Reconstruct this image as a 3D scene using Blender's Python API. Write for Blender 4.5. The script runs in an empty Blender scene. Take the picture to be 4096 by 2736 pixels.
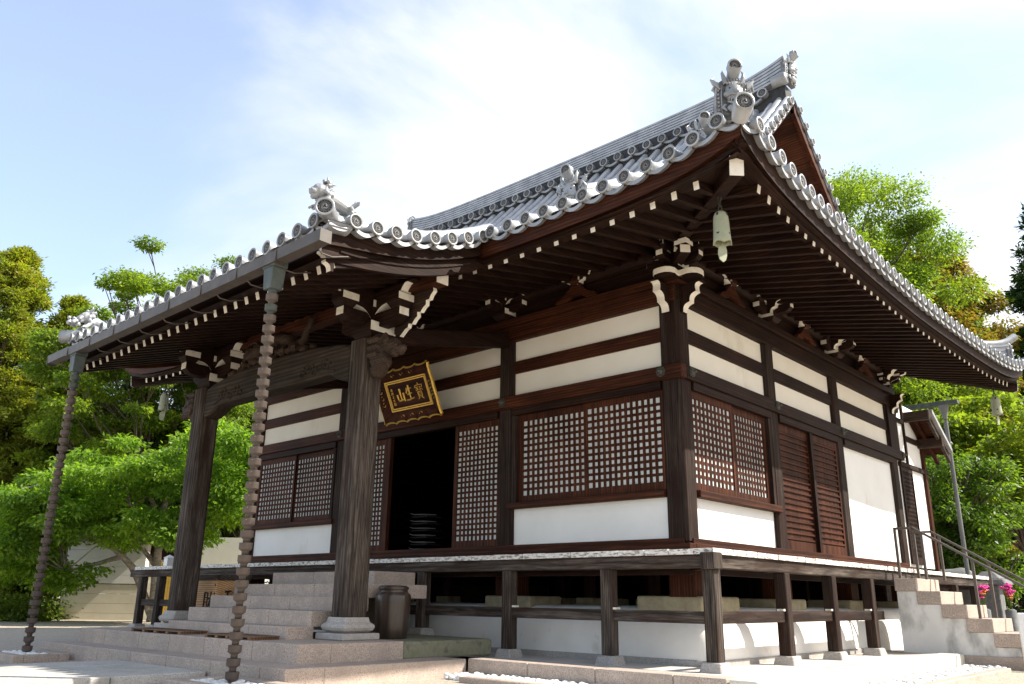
import bpy, math, random
import numpy as np
from mathutils import Vector, Matrix
random.seed(7); rng = np.random.default_rng(7)
S = bpy.context.scene; COL = S.collection
R = math.radians; PI = math.pi
# ------------------------------------------------------------------ camera
cd = bpy.data.cameras.new('camera'); cam = bpy.data.objects.new('camera', cd); COL.objects.link(cam)
yaw, pitch, roll = 0.7391, 0.3022, 0.0132
fw = Vector((-math.sin(yaw)*math.cos(pitch), math.cos(yaw)*math.cos(pitch), math.sin(pitch)))
r0 = Vector((math.cos(yaw), math.sin(yaw), 0)); u0 = r0.cross(fw)
rr = r0*math.cos(roll)+u0*math.sin(roll); uu = -r0*math.sin(roll)+u0*math.cos(roll)
CAMP = Vector((6.0088, -10.2418, -0.6339))
M = Matrix.Identity(4)
for i in range(3):
    M[i][0] = rr[i]; M[i][1] = uu[i]; M[i][2] = -fw[i]; M[i][3] = CAMP[i]
cam.matrix_world = M
cd.sensor_width = 36; cd.lens = 3294.668/4096*36; cd.clip_start = .1; cd.clip_end = 2000
S.camera = cam
# ------------------------------------------------------------------ light
SUN = Vector((.80, .62, 1.0)).normalized()
el = math.asin(SUN.z); az = math.atan2(SUN.x, SUN.y)
W = bpy.data.worlds.new('World'); S.world = W; W.use_nodes = True
nt = W.node_tree; nt.nodes.clear()
def N(t, **k):
    n = nt.nodes.new(t)
    for a, b in k.items(): setattr(n, a, b)
    return n
L = lambda a, b: nt.links.new(a, b)
sky = N('ShaderNodeTexSky', sky_type='NISHITA', sun_disc=False, sun_elevation=el, sun_rotation=az, dust_density=1.2, air_density=1.0)
tc = N('ShaderNodeTexCoord')
mp = N('ShaderNodeMapping'); mp.inputs['Scale'].default_value = (1.0, 1.3, 2.2); mp.inputs['Location'].default_value = (3.3, 1.15, .35); mp.inputs['Rotation'].default_value = (0, 0, .55)
L(tc.outputs['Generated'], mp.inputs[0])
n1 = N('ShaderNodeTexNoise'); n1.inputs['Scale'].default_value = 1.5; n1.inputs['Detail'].default_value = 9; n1.inputs['Roughness'].default_value = .52; n1.inputs['Distortion'].default_value = .5
L(mp.outputs[0], n1.inputs['Vector'])
# more cloud toward +x and the horizon
dp = N('ShaderNodeVectorMath', operation='DOT_PRODUCT'); dp.inputs[1].default_value = (.30, .20, -.30)
L(tc.outputs['Generated'], dp.inputs[0])
ad = N('ShaderNodeMath', operation='ADD'); L(n1.outputs['Fac'], ad.inputs[0])
sc = N('ShaderNodeMath', operation='MULTIPLY'); sc.inputs[1].default_value = .42; L(dp.outputs['Value'], sc.inputs[0]); L(sc.outputs[0], ad.inputs[1])
rp = N('ShaderNodeValToRGB'); rp.color_ramp.elements[0].position = .36; rp.color_ramp.elements[0].color = (.18, .18, .18, 1); rp.color_ramp.elements[1].position = .68
rp.color_ramp.interpolation = 'EASE'
L(ad.outputs[0], rp.inputs[0])
b1 = N('ShaderNodeBackground'); b1.inputs[1].default_value = .16; L(sky.outputs[0], b1.inputs[0])
b2 = N('ShaderNodeBackground'); b2.inputs[0].default_value = (1, .99, .97, 1); b2.inputs[1].default_value = .66
mx = N('ShaderNodeMixShader'); L(rp.outputs[0], mx.inputs[0]); L(b1.outputs[0], mx.inputs[1]); L(b2.outputs[0], mx.inputs[2])
wo = N('ShaderNodeOutputWorld'); L(mx.outputs[0], wo.inputs[0])
sl = bpy.data.lights.new('sun', 'SUN'); sl.energy = 5.0; sl.angle = R(.5); sl.color = (1, .94, .84)
so = bpy.data.objects.new('sun', sl); COL.objects.link(so); so.location = (20, 20, 40); so.rotation_euler = SUN.to_track_quat('Z', 'Y').to_euler()
S.view_settings.view_transform = 'Standard'; S.view_settings.look = 'None'; S.view_settings.exposure = 1.08; S.view_settings.gamma = 1
S.render.engine = 'CYCLES'
S.cycles.max_bounces = 8; S.cycles.diffuse_bounces = 5; S.cycles.transparent_max_bounces = 8
# ------------------------------------------------------------------ materials
def newmat(name):
    m = bpy.data.materials.new(name); m.use_nodes = True
    nt = m.node_tree; bs = nt.nodes['Principled BSDF']
    return m, nt, bs
def tex_noise(nt, scale, detail=6, rough=.6, vec=None, stretch=(1, 1, 1), dist=0):
    c = nt.nodes.new('ShaderNodeTexCoord'); mp = nt.nodes.new('ShaderNodeMapping'); mp.inputs['Scale'].default_value = stretch
    nt.links.new(c.outputs['Object'], mp.inputs[0])
    n = nt.nodes.new('ShaderNodeTexNoise'); n.inputs['Scale'].default_value = scale; n.inputs['Detail'].default_value = detail
    n.inputs['Roughness'].default_value = rough; n.inputs['Distortion'].default_value = dist
    nt.links.new(mp.outputs[0], n.inputs['Vector']); return n
def ramp(nt, src, stops):
    r = nt.nodes.new('ShaderNodeValToRGB'); e = r.color_ramp.elements
    while len(e) < len(stops): e.new(.5)
    for k, (p, c) in zip(e, stops): k.position = p; k.color = (*c, 1)
    nt.links.new(src, r.inputs[0]); return r
def bump(nt, bs, src, strength, dist=.01):
    b = nt.nodes.new('ShaderNodeBump'); b.inputs['Strength'].default_value = strength; b.inputs['Distance'].default_value = dist
    nt.links.new(src, b.inputs['Height']); nt.links.new(b.outputs[0], bs.inputs['Normal'])
def mixc(nt, fac, a, b, mode='MIX'):
    m = nt.nodes.new('ShaderNodeMix'); m.data_type = 'RGBA'; m.blend_type = mode
    for k, v in ((0, fac), (6, a), (7, b)):
        if hasattr(v, 'is_linked'): nt.links.new(v, m.inputs[k])
        elif k == 0: m.inputs[0].default_value = v
        else: m.inputs[k].default_value = (*v, 1)
    return m.outputs[2]
def noisy(name, stops, scale=4, rough=.7, bmp=.15, detail=7, stretch=(1, 1, 1), bscale=None, spec=.3, metal=0, stain=None, dist=.006):
    m, nt, bs = newmat(name)
    n = tex_noise(nt, scale, detail, .6, stretch=stretch)
    r = ramp(nt, n.outputs['Fac'], stops); out = r.outputs[0]
    if stain:
        n2 = tex_noise(nt, stain[0], 4, .6, stretch=stain[3] if len(stain) > 3 else (1, 1, 1)); f = ramp(nt, n2.outputs['Fac'], [(stain[2], (0, 0, 0)), (stain[2]+.16, (1, 1, 1))])
        out = mixc(nt, f.outputs[0], out, stain[1])
    nt.links.new(out, bs.inputs['Base Color'])
    bs.inputs['Roughness'].default_value = rough; bs.inputs['Specular IOR Level'].default_value = spec; bs.inputs['Metallic'].default_value = metal
    if bmp:
        nb = n if not bscale else tex_noise(nt, bscale, 5, .6, stretch=stretch)
        bump(nt, bs, nb.outputs['Fac'], bmp, dist)
    return m
def wood(name, c0, c1, axis, stain=None, rough=.62, bmp=.35, fine=1.0):
    st = [9*fine, 9*fine, 9*fine]; st[axis] = .55*fine
    m, nt, bs = newmat(name)
    n = tex_noise(nt, 2.2, 9, .68, stretch=st, dist=.6)
    r = ramp(nt, n.outputs['Fac'], [(.34, c0), (.5, tuple((a+b)*.45 for a, b in zip(c0, c1))), (.68, c1)])
    out = r.outputs[0]
    n3 = tex_noise(nt, .9, 4, .6); g = ramp(nt, n3.outputs['Fac'], [(.3, (.62, .62, .62)), (.7, (1.25, 1.25, 1.25))])
    out = mixc(nt, 1.0, out, g.outputs[0], 'MULTIPLY')
    wv = nt.nodes.new('ShaderNodeTexWave'); wv.wave_type = 'RINGS'; wv.rings_direction = 'XYZ'[axis]; wv.inputs['Scale'].default_value = 9*fine
    wv.inputs['Distortion'].default_value = 5; wv.inputs['Detail'].default_value = 3; wv.inputs['Detail Scale'].default_value = .7
    c2 = nt.nodes.new('ShaderNodeTexCoord'); m2 = nt.nodes.new('ShaderNodeMapping'); s3 = [1, 1, 1]; s3[axis] = .10; m2.inputs['Scale'].default_value = s3; m2.inputs['Location'].default_value = (.37, .53, .21)
    nt.links.new(c2.outputs['Object'], m2.inputs[0]); nt.links.new(m2.outputs[0], wv.inputs['Vector'])
    gw = ramp(nt, wv.outputs['Fac'], [(.1, (.58, .58, .58)), (.5, (1, 1, 1)), (.95, (1.22, 1.22, 1.22))]); out = mixc(nt, .85, out, gw.outputs[0], 'MULTIPLY')
    if stain:
        s2 = [2.2, 2.2, 2.2]; s2[axis] = .35
        n2 = tex_noise(nt, 1.6, 6, .65, stretch=s2); f = ramp(nt, n2.outputs['Fac'], [(.48, (0, 0, 0)), (.66, (1, 1, 1))])
        out = mixc(nt, f.outputs[0], out, stain)
    nt.links.new(out, bs.inputs['Base Color']); bs.inputs['Roughness'].default_value = rough; bs.inputs['Specular IOR Level'].default_value = .12
    bump(nt, bs, n.outputs['Fac'], bmp, .008)
    return m
MT = {}
for i, a in enumerate('xyz'):
    MT['wood_'+a] = wood('dark timber '+a, (.010, .0043, .003), (.036, .0155, .0092), i)
    MT['red_'+a] = wood('red brown timber '+a, (.026, .008, .0042), (.088, .027, .011), i)
    MT['grey_'+a] = wood('weathered timber '+a, (.020, .0145, .012), (.135, .108, .088), i, stain=(.032, .018, .012), rough=.8, bmp=.7, fine=1.5)
    MT['post_'+a] = wood('weathered brown timber '+a, (.014, .008, .006), (.058, .039, .030), i, stain=(.020, .008, .005), rough=.75, bmp=.6, fine=1.3)
MT['gable'] = wood('orange gable boards', (.22, .085, .03), (.46, .20, .07), 1)
for i, a in enumerate('xyz'): MT['lat_'+a] = wood('lattice timber '+a, (.026, .008, .0042), (.095, .029, .012), i)
MT['vergew'] = wood('stained verge boards', (.06, .022, .012), (.14, .055, .03), 0, stain=(.022, .012, .009))
MT['box_wood'] = wood('new cypress wood', (.50, .27, .12), (.66, .40, .20), 0, bmp=.1)
MT['pallet'] = wood('duckboard wood', (.16, .09, .055), (.30, .18, .11), 0)
MT['deck_end'] = noisy('worn white painted plank ends', [(.38, (.20, .17, .14)), (.5, (.62, .59, .54)), (.7, (.80, .78, .73))], 14, .8, .3, stretch=(1, 1, 3))
MT['deck'] = wood('veranda planks', (.12, .10, .085), (.26, .22, .19), 1, rough=.8)
MT['paint'] = noisy('aged white paint', [(.25, (.60, .54, .44)), (.5, (.74, .69, .59)), (.8, (.80, .76, .68))], 9, .7, .15, stain=(5.5, (.34, .22, .13), .70))
MT['plaster'] = noisy('white plaster', [(.3, (.76, .75, .71)), (.7, (.83, .82, .79))], 1.6, .85, .06, bscale=30, stain=(1.3, (.66, .62, .54), .62, (1, 1, .5)))
MT['cream'] = noisy('bounce tinted cream plaster', [(.3, (.74, .69, .585)), (.7, (.80, .755, .66))], 1.6, .85, .06, bscale=30, stain=(1.3, (.62, .56, .45), .62, (1, 1, .5)))  # warm bounce light on the upper panels put into the plaster colour
MT['kame'] = noisy('plaster of the base', [(.3, (.72, .68, .62)), (.7, (.80, .77, .72))], 2, .85, .08, bscale=20, stain=(2.2, (.55, .49, .42), .60))
MT['tile'] = noisy('silver grey roof tile', [(.3, (.23, .24, .255)), (.5, (.32, .33, .345)), (.7, (.41, .415, .42))], 3.2, .40, .12, bscale=40, spec=.6, metal=.18, stain=(5, (.15, .145, .13), .60))
_t = MT['tile'].node_tree; _b = _t.nodes['Principled BSDF']; _src = _b.inputs['Base Color'].links[0].from_socket; _oi = _t.nodes.new('ShaderNodeObjectInfo'); _rv = ramp(_t, _oi.outputs['Random'], [(0, (.72, .72, .70)), (1, (1.15, 1.15, 1.15))]); _t.links.new(mixc(_t, 1.0, _src, _rv.outputs[0], 'MULTIPLY'), _b.inputs['Base Color'])
MT['tile_dark'] = noisy('soot and shade tile relief ground', [(.3, (.022, .022, .023)), (.7, (.05, .05, .05))], 20, .7, .1)  # soot on the disc grounds; at the ridge base it paints shadow
MT['tile_mid'] = noisy('soot and shade tile relief', [(.3, (.10, .10, .105)), (.7, (.22, .22, .22))], 15, .55, .1)  # soot plus the shade of disc faces and recesses in one colour
MT['granite'] = None
def granite(name, a, b, c, stain):
    m, nt, bs = newmat(name)
    v = nt.nodes.new('ShaderNodeTexVoronoi'); v.inputs['Scale'].default_value = 130
    co = nt.nodes.new('ShaderNodeTexCoord'); nt.links.new(co.outputs['Object'], v.inputs['Vector'])
    r = nt.nodes.new('ShaderNodeValToRGB'); e = r.color_ramp.elements
    e[0].position = 0; e[0].color = (*a, 1); e[1].position = .33; e[1].color = (*b, 1); k = e.new(.7); k.color = (*c, 1)
    sp = nt.nodes.new('ShaderNodeSeparateColor'); nt.links.new(v.outputs['Color'], sp.inputs[0]); nt.links.new(sp.outputs[0], r.inputs[0])
    n2 = tex_noise(nt, 2.6, 6, .65); f = ramp(nt, n2.outputs['Fac'], [(.46, (0, 0, 0)), (.72, (1, 1, 1))])
    out = mixc(nt, f.outputs[0], r.outputs[0], stain)
    n3 = tex_noise(nt, .8, 3, .5); g = ramp(nt, n3.outputs['Fac'], [(.3, (.85, .85, .85)), (.7, (1.12, 1.08, 1.05))])
    out = mixc(nt, 1.0, out, g.outputs[0], 'MULTIPLY')
    nt.links.new(out, bs.inputs['Base Color']); bs.inputs['Roughness'].default_value = .75
    n4 = tex_noise(nt, 60, 4, .6); bump(nt, bs, n4.outputs['Fac'], .25, .004)
    return m
MT['granite'] = granite('pink granite', (.20, .165, .14), (.38, .305, .25), (.48, .395, .335), (.31, .255, .215))
MT['granite_grey'] = granite('grey granite', (.19, .18, .165), (.34, .315, .29), (.43, .405, .375), (.28, .255, .225))
MT['slab'] = granite('grey paving slab', (.24, .23, .21), (.42, .40, .37), (.54, .52, .48), (.34, .32, .28))
MT['mortar'] = noisy('cement paving', [(.3, (.44, .40, .36)), (.7, (.56, .52, .47))], 2.5, .85, .1, bscale=30, stain=(2, (.33, .31, .28), .6))
MT['oldstone'] = noisy('old weathered ledge', [(.3, (.50, .45, .37)), (.6, (.64, .59, .50)), (.8, (.56, .45, .32))], 3, .9, .5, bscale=14, stain=(4, (.22, .18, .13), .64), dist=.02)
MT['moss'] = noisy('mossy stone', [(.3, (.10, .10, .07)), (.5, (.21, .20, .14)), (.7, (.13, .15, .07))], 6, .9, .5, dist=.02)
MT['found'] = noisy('yellow foundation stone', [(.3, (.23, .19, .12)), (.6, (.36, .31, .20)), (.8, (.28, .26, .16))], 6, .9, .7, bscale=22, dist=.02)
MT['dirt'] = noisy('dry dirt', [(.3, (.12, .09, .065)), (.7, (.22, .17, .12))], 6, .95, .5)
MT['gravel'] = noisy('pale gravel', [(.3, (.24, .20, .155)), (.5, (.40, .345, .275)), (.7, (.54, .48, .40))], 38, .95, .8, detail=8, stain=(.7, (.25, .22, .16), .60), dist=.03)
MT['pebble'] = noisy('white pebble', [(.3, (.66, .64, .60)), (.7, (.80, .79, .76))], 9, .6, .05)
MT['copper'] = noisy('brown copper', [(.3, (.055, .044, .037)), (.6, (.085, .069, .058)), (.8, (.115, .095, .083))], 6, .5, .05, stain=(5, (.15, .16, .14), .66), spec=.4)
MT['cup'] = noisy('brown rain cup bronze', [(.3, (.085, .066, .056)), (.6, (.125, .10, .085)), (.8, (.165, .135, .118))], 5, .5, .06, stain=(7, (.15, .085, .055), .63, (1, 1, .3)))
MT['verdigris'] = noisy('green copper', [(.3, (.045, .055, .05)), (.6, (.08, .095, .085)), (.8, (.13, .155, .135))], 7, .5, .05)
MT['bell'] = noisy('pale green bronze', [(.3, (.26, .275, .18)), (.7, (.37, .385, .27))], 4, .55, .05, stain=(6, (.19, .22, .16), .60))
MT['gold'] = noisy('gold leaf', [(.3, (.70, .42, .07)), (.7, (.88, .60, .15))], 12, .38, .05, metal=.55)
MT['plaque'] = wood('lacquered plaque', (.035, .012, .008), (.085, .028, .016), 0, bmp=.1)
MT['steel'] = noisy('brown painted steel', [(.3, (.085, .07, .06)), (.7, (.12, .10, .088))], 6, .45, .03)
MT['pipe'] = noisy('grey zinc pipe', [(.3, (.10, .105, .105)), (.7, (.17, .175, .175))], 3, .5, .05, stretch=(1, 1, .4))
MT['jar'] = noisy('brown glazed jar', [(.3, (.020, .012, .008)), (.55, (.045, .028, .018)), (.8, (.09, .058, .035))], 3, .35, .1, stretch=(3, 3, .5), spec=.6)
MT['paper'] = noisy('paper behind the lattice', [(.3, (.42, .44, .43)), (.7, (.57, .59, .57))], 3.5, .5, 0, spec=.5)
MT['black'] = noisy('black ink', [(.3, (.012, .011, .010)), (.7, (.02, .02, .02))], 9, .6, 0)
MT['nailmetal'] = noisy('green bronze fitting', [(.3, (.030, .032, .022)), (.7, (.06, .062, .046))], 12, .6, .1)
MT['shedlow'] = noisy('buff block wall', [(.3, (.52, .47, .36)), (.7, (.60, .55, .44))], 2, .9, .1, bscale=40)
MT['shedup'] = noisy('cream boards', [(.3, (.62, .60, .54)), (.7, (.70, .68, .62))], 2, .8, .05)
MT['bamboo'] = noisy('yellow slats', [(.3, (.50, .30, .04)), (.7, (.66, .44, .08))], 8, .6, .1)
MT['white'] = noisy('white gloss paint', [(.3, (.76, .76, .75)), (.7, (.82, .82, .81))], 4, .4, 0)
MT['hoop'] = noisy('blue grey steel hoop', [(.3, (.25, .32, .38)), (.7, (.36, .44, .50))], 4, .35, 0, metal=.4)
MT['bark'] = noisy('grey bark', [(.3, (.12, .10, .08)), (.6, (.30, .27, .23)), (.8, (.42, .39, .34))], 5, .9, .5, stretch=(1, 1, 2.5), dist=.02)
MT['bark_dark'] = noisy('dark bark', [(.3, (.045, .033, .025)), (.7, (.13, .10, .075))], 6, .9, .5, stretch=(2, 2, .6), dist=.02)
MT['lantern'] = noisy('grey lantern stone', [(.3, (.10, .105, .105)), (.7, (.19, .19, .185))], 9, .9, .4)
MT['carve'] = wood('carved timber', (.030, .019, .013), (.08, .052, .036), 0, bmp=.35, fine=1.4)
MT['beamw'] = wood('olive brown carved beam', (.024, .017, .012), (.060, .044, .031), 0, rough=.75, bmp=.3)
MT['stuccostain'] = noisy('stained render', [(.3, (.62, .60, .56)), (.7, (.74, .72, .68))], 2, .9, .15, bscale=25, stain=(2.4, (.36, .35, .33), .52, (1, 1, .45)))
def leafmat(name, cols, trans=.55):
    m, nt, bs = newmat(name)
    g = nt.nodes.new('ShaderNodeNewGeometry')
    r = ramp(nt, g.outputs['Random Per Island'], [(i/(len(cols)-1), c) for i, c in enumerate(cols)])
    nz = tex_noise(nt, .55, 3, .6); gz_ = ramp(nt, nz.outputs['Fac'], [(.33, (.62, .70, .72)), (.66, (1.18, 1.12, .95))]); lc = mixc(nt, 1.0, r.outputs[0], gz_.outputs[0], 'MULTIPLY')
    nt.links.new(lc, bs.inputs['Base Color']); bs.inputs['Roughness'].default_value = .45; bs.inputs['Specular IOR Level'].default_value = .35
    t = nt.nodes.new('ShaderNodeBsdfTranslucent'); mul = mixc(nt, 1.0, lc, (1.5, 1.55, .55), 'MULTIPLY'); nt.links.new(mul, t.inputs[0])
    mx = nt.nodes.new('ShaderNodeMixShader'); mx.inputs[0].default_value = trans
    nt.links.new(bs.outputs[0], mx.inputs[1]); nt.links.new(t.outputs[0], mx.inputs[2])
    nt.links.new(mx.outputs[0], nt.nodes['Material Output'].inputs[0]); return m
MT['leaf_cherry'] = leafmat('cherry leaves', [(.09, .17, .022), (.16, .28, .035), (.22, .34, .05), (.17, .29, .035)], .6)
MT['leaf_bright'] = leafmat('fresh leaves', [(.13, .20, .025), (.22, .30, .04), (.10, .17, .022), (.17, .25, .03), (.27, .34, .055)])
MT['leaf_mid'] = leafmat('mid green leaves', [(.07, .13, .02), (.12, .20, .03), (.09, .16, .022), (.16, .24, .04)])
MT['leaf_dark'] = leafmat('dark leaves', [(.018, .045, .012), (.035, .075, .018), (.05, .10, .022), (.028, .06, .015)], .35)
MT['leaf_conifer'] = leafmat('cedar sprays', [(.15, .19, .022), (.23, .27, .03), (.28, .31, .038), (.18, .23, .025), (.25, .29, .034), (.23, .16, .04), (.20, .25, .028), (.14, .18, .022)], .5)
MT['leaf_red'] = leafmat('reddish young leaves', [(.22, .15, .03), (.24, .19, .035), (.17, .19, .03), (.27, .13, .04)], .45)
MT['leaf_maple'] = leafmat('maple leaves', [(.15, .22, .028), (.24, .30, .04), (.11, .17, .022)], .55)
MT['grass'] = leafmat('undergrowth leaves', [(.05, .09, .015), (.10, .15, .02), (.16, .20, .03)], .5)
MT['flower'] = noisy('magenta petals', [(.3, (.55, .02, .22)), (.7, (.75, .05, .36))], 20, .6, 0)
MT['flower2'] = noisy('orange petals', [(.3, (.70, .16, .03)), (.7, (.80, .28, .06))], 20, .6, 0)
# ------------------------------------------------------------------ mesh helpers
class MB:
    def __init__(s): s.v = []; s.f = []; s.m = []; s.s = []
    def add(s, vs, fs, mi=0, sm=False):
        o = len(s.v); s.v += [tuple(p) for p in vs]
        for k, f in enumerate(fs):
            s.f.append([i+o for i in f]); s.m.append(mi[k] if isinstance(mi, (list, tuple)) else mi); s.s.append(sm)
        return s
    def box(s, x0, x1, y0, y1, z0, z1, mi=0):
        x0, x1 = min(x0, x1), max(x0, x1); y0, y1 = min(y0, y1), max(y0, y1); z0, z1 = min(z0, z1), max(z0, z1)
        v = [(x, y, z) for z in (z0, z1) for y in (y0, y1) for x in (x0, x1)]
        return s.add(v, [(0, 2, 3, 1), (4, 5, 7, 6), (0, 1, 5, 4), (2, 6, 7, 3), (0, 4, 6, 2), (1, 3, 7, 5)], mi)   # mi list: -z +z -y +y -x +x
    def taper(s, cx, cy, hx0, hy0, z0, hx1, hy1, z1, mi=0):
        v = [(cx+a*hx0, cy+b*hy0, z0) for a, b in ((-1, -1), (1, -1), (1, 1), (-1, 1))]+[(cx+a*hx1, cy+b*hy1, z1) for a, b in ((-1, -1), (1, -1), (1, 1), (-1, 1))]
        return s.add(v, [(3, 2, 1, 0), (4, 5, 6, 7), (0, 1, 5, 4), (1, 2, 6, 5), (2, 3, 7, 6), (3, 0, 4, 7)], mi)
    def beam(s, a, b, w, h, mi=0, endm=None, up=(0, 0, 1)):
        a = Vector(a); b = Vector(b); d = (b-a).normalized(); sd = d.cross(Vector(up)).normalized(); u = sd.cross(d)
        v = [p+sd*i*w/2+u*j*h/2 for p in (a, b) for i, j in ((-1, -1), (1, -1), (1, 1), (-1, 1))]
        e = mi if endm is None else endm
        return s.add(v, [(0, 1, 2, 3), (7, 6, 5, 4), (0, 4, 5, 1), (1, 5, 6, 2), (2, 6, 7, 3), (3, 7, 4, 0)], [mi, e, mi, mi, mi, mi])
    def prism(s, poly, vec, mi=0, edges=None, caps=None):
        n = len(poly); vec = Vector(vec); v = [Vector(p) for p in poly]; v += [p+vec for p in v]
        c = mi if caps is None else caps
        fs = [tuple(range(n)), tuple(range(2*n-1, n-1, -1))]; ms = [c, c]
        for i in range(n):
            j = (i+1) % n; fs.append((i, i+n, j+n, j)); ms.append((edges[i] if edges else mi))
        return s.add(v, fs, ms)
    def tube(s, path, rad, n=8, mi=0, caps=True, sm=True, flat=1.0, a0=0, a1=2*PI):
        path = [Vector(p) for p in path]; m = len(path); full = abs(a1-a0-2*PI) < 1e-6
        k = n if full else n+1; v = []; up = Vector((0, 0, 1)); prev = None
        for i, p in enumerate(path):
            t = (path[min(i+1, m-1)]-path[max(i-1, 0)]).normalized()
            if prev is None: sd = t.cross(up); sd = sd.normalized() if sd.length > 1e-3 else Vector((1, 0, 0))
            else: sd = (prev-t*prev.dot(t)).normalized()
            prev = sd; u = sd.cross(t); r = rad[i] if isinstance(rad, (list, tuple)) else rad
            for j in range(k):
                a = a0+(a1-a0)*j/n; v.append(p+sd*math.cos(a)*r+u*math.sin(a)*r*flat)
        fs = []
        for i in range(m-1):
            for j in range(n):
                q = (j+1) % k; fs.append((i*k+j, i*k+q, (i+1)*k+q, (i+1)*k+j))
        s.add(v, fs, mi, sm)
        if caps and full: s.add([v[j] for j in range(k)]+[v[(m-1)*k+j] for j in range(k)], [tuple(range(k-1, -1, -1)), tuple(range(k, 2*k))], mi, False)
        return s
    def lathe(s, prof, c=(0, 0, 0), n=24, mi=0, sm=True, ax=((1, 0, 0), (0, 1, 0), (0, 0, 1)), mis=None):
        c = Vector(c); X, Y, Z = [Vector(a) for a in ax]; v = []; fs = []; ms = []
        for r, z in prof:
            for j in range(n): a = 2*PI*j/n; v.append(c+X*r*math.cos(a)+Y*r*math.sin(a)+Z*z)
        for i in range(len(prof)-1):
            for j in range(n):
                q = (j+1) % n; fs.append((i*n+j, i*n+q, (i+1)*n+q, (i+1)*n+j)); ms.append(mis[i] if mis else mi)
        return s.add(v, fs, ms, sm)
    def ball(s, c, r, n=10, m=6, mi=0, rot=None):
        c = Vector(c); r = (r, r, r) if not isinstance(r, (tuple, list)) else r; v = []; fs = []
        for i in range(m+1):
            t = PI*i/m
            for j in range(n):
                a = 2*PI*j/n; p = Vector((r[0]*math.sin(t)*math.cos(a), r[1]*math.sin(t)*math.sin(a), r[2]*math.cos(t)))
                if rot: p = rot @ p
                v.append(c+p)
        for i in range(m):
            for j in range(n): q = (j+1) % n; fs.append((i*n+j, (i+1)*n+j, (i+1)*n+q, i*n+q))
        return s.add(v, fs, mi, True)
    def grid(s, rows, mi=0, sm=True):
        n = len(rows[0]); v = [p for r in rows for p in r]; fs = []
        for i in range(len(rows)-1):
            for j in range(n-1): fs.append((i*n+j, i*n+j+1, (i+1)*n+j+1, (i+1)*n+j))
        return s.add(v, fs, mi, sm)
    def xf(s, mat):
        s.v = [tuple(mat @ Vector(p)) for p in s.v]; return s
    def mesh(s, name, mats):
        me = bpy.data.meshes.new(name); me.from_pydata([tuple(p) for p in s.v], [], s.f)
        for m in (mats if isinstance(mats, list) else [mats]): me.materials.append(MT[m])
        me.polygons.foreach_set('material_index', s.m); me.polygons.foreach_set('use_smooth', s.s); me.update(); return me
def woff(o):
    v = Vector((0, 0, 0))
    while o: v += o.location; o = o.parent
    return v
def link(o, parent=None):
    COL.objects.link(o)
    if parent: o.parent = parent
    return o
def part(name, mb, mats, parent=None, bev=0, seg=1):
    """one mesh object; mb is in world coordinates"""
    off = woff(parent) if parent else Vector((0, 0, 0))
    if off.length > 0: mb.v = [(p[0]-off.x, p[1]-off.y, p[2]-off.z) for p in mb.v]
    o = bpy.data.objects.new(name, mb.mesh(name, mats)); link(o, parent)
    if bev:
        b = o.modifiers.new('bevel', 'BEVEL'); b.width = bev; b.segments = seg; b.limit_method = 'ANGLE'; b.angle_limit = R(40)
    return o
def inst(name, me, mat, parent):
    o = bpy.data.objects.new(name, me); link(o, parent); off = woff(parent)
    o.matrix_local = Matrix.Translation(-off) @ mat if not parent.parent else Matrix.Translation(-off) @ mat
    return o
def tag(o, label=None, cat=None, group=None, kind=None):
    if label: o['label'] = label
    if cat: o['category'] = cat
    if group: o['group'] = group
    if kind: o['kind'] = kind
    return o
def thing(name, loc, label, cat, group=None):
    o = bpy.data.objects.new(name, None); o.empty_display_size = .2; link(o); o.location = loc; return tag(o, label, cat, group)
def copy_tree(o, parent=None):
    c = o.copy(); COL.objects.link(c)
    if parent: c.parent = parent
    for ch in list(o.children): copy_tree(ch, c)
    return c
def joined(mb, name, mats, parent, voxel, bev=0):
    o = part(name, mb, mats, parent); r = o.modifiers.new('remesh', 'REMESH'); r.mode = 'VOXEL'; r.voxel_size = voxel; r.use_smooth_shade = True; return o
# ------------------------------------------------------------------ dimensions (metres; the veranda floor is z = 0)
XM = -5.78; ZF = -1.40; ZG = -1.62; ZU = -1.18; DEP = 9.3; YR = 4.22; YM = DEP/2; HW = -XM*2       # hall x -11.56..0
CX = [0-.16, -3.46, -8.10, -11.40]       # front pillar centres
CY = [.16, 3.06, 5.97, 9.14]             # side pillar centres
PW = .16
XL = 2*XM-2.42
def sfx(x): return max(0, min(2.42-x, x-XL))
def lift(s): return .42*math.exp(-s/.8)
def Ef(x): return 2.35+.10*math.exp(-sfx(x)/1.2)
def Es(y): return 2.22+.23*min(1.1, abs(y-YM)/7.05)**1.5
def sfy(y): return max(0, min(y+2.42, DEP+2.42-y))
ZE = 4.47
def zmain(x, y):
    d = y+Ef(x); return ZE+lift(sfx(x))*math.exp(-max(d, 0)/1.2)+.32*d+.0605*d*abs(d)
def zside(x, y):
    d = Es(y)-x; return ZE+lift(sfy(y))*math.exp(-max(d, 0)/1.2)+.32*d+.0605*d*abs(d)
KX0, KX1, KY = -9.80, -1.75, -5.07
def zk(x, y):
    u = y-KY; lv = math.exp(-min(x-KX0, KX1-x)/.8); return 3.69+.08*u+.08*u*u+lv*(.14-.1*u+.01*u*u)
hall = thing('temple_hall', (XM, YM, ZF), 'dark timber temple hall with white plaster panels and grey tiled hip and gable roof', 'temple')
H = hall
def HP(name, mb, mats, bev=0, parent=None, seg=1): return part(name, mb, mats, parent or H, bev, seg)
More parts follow.
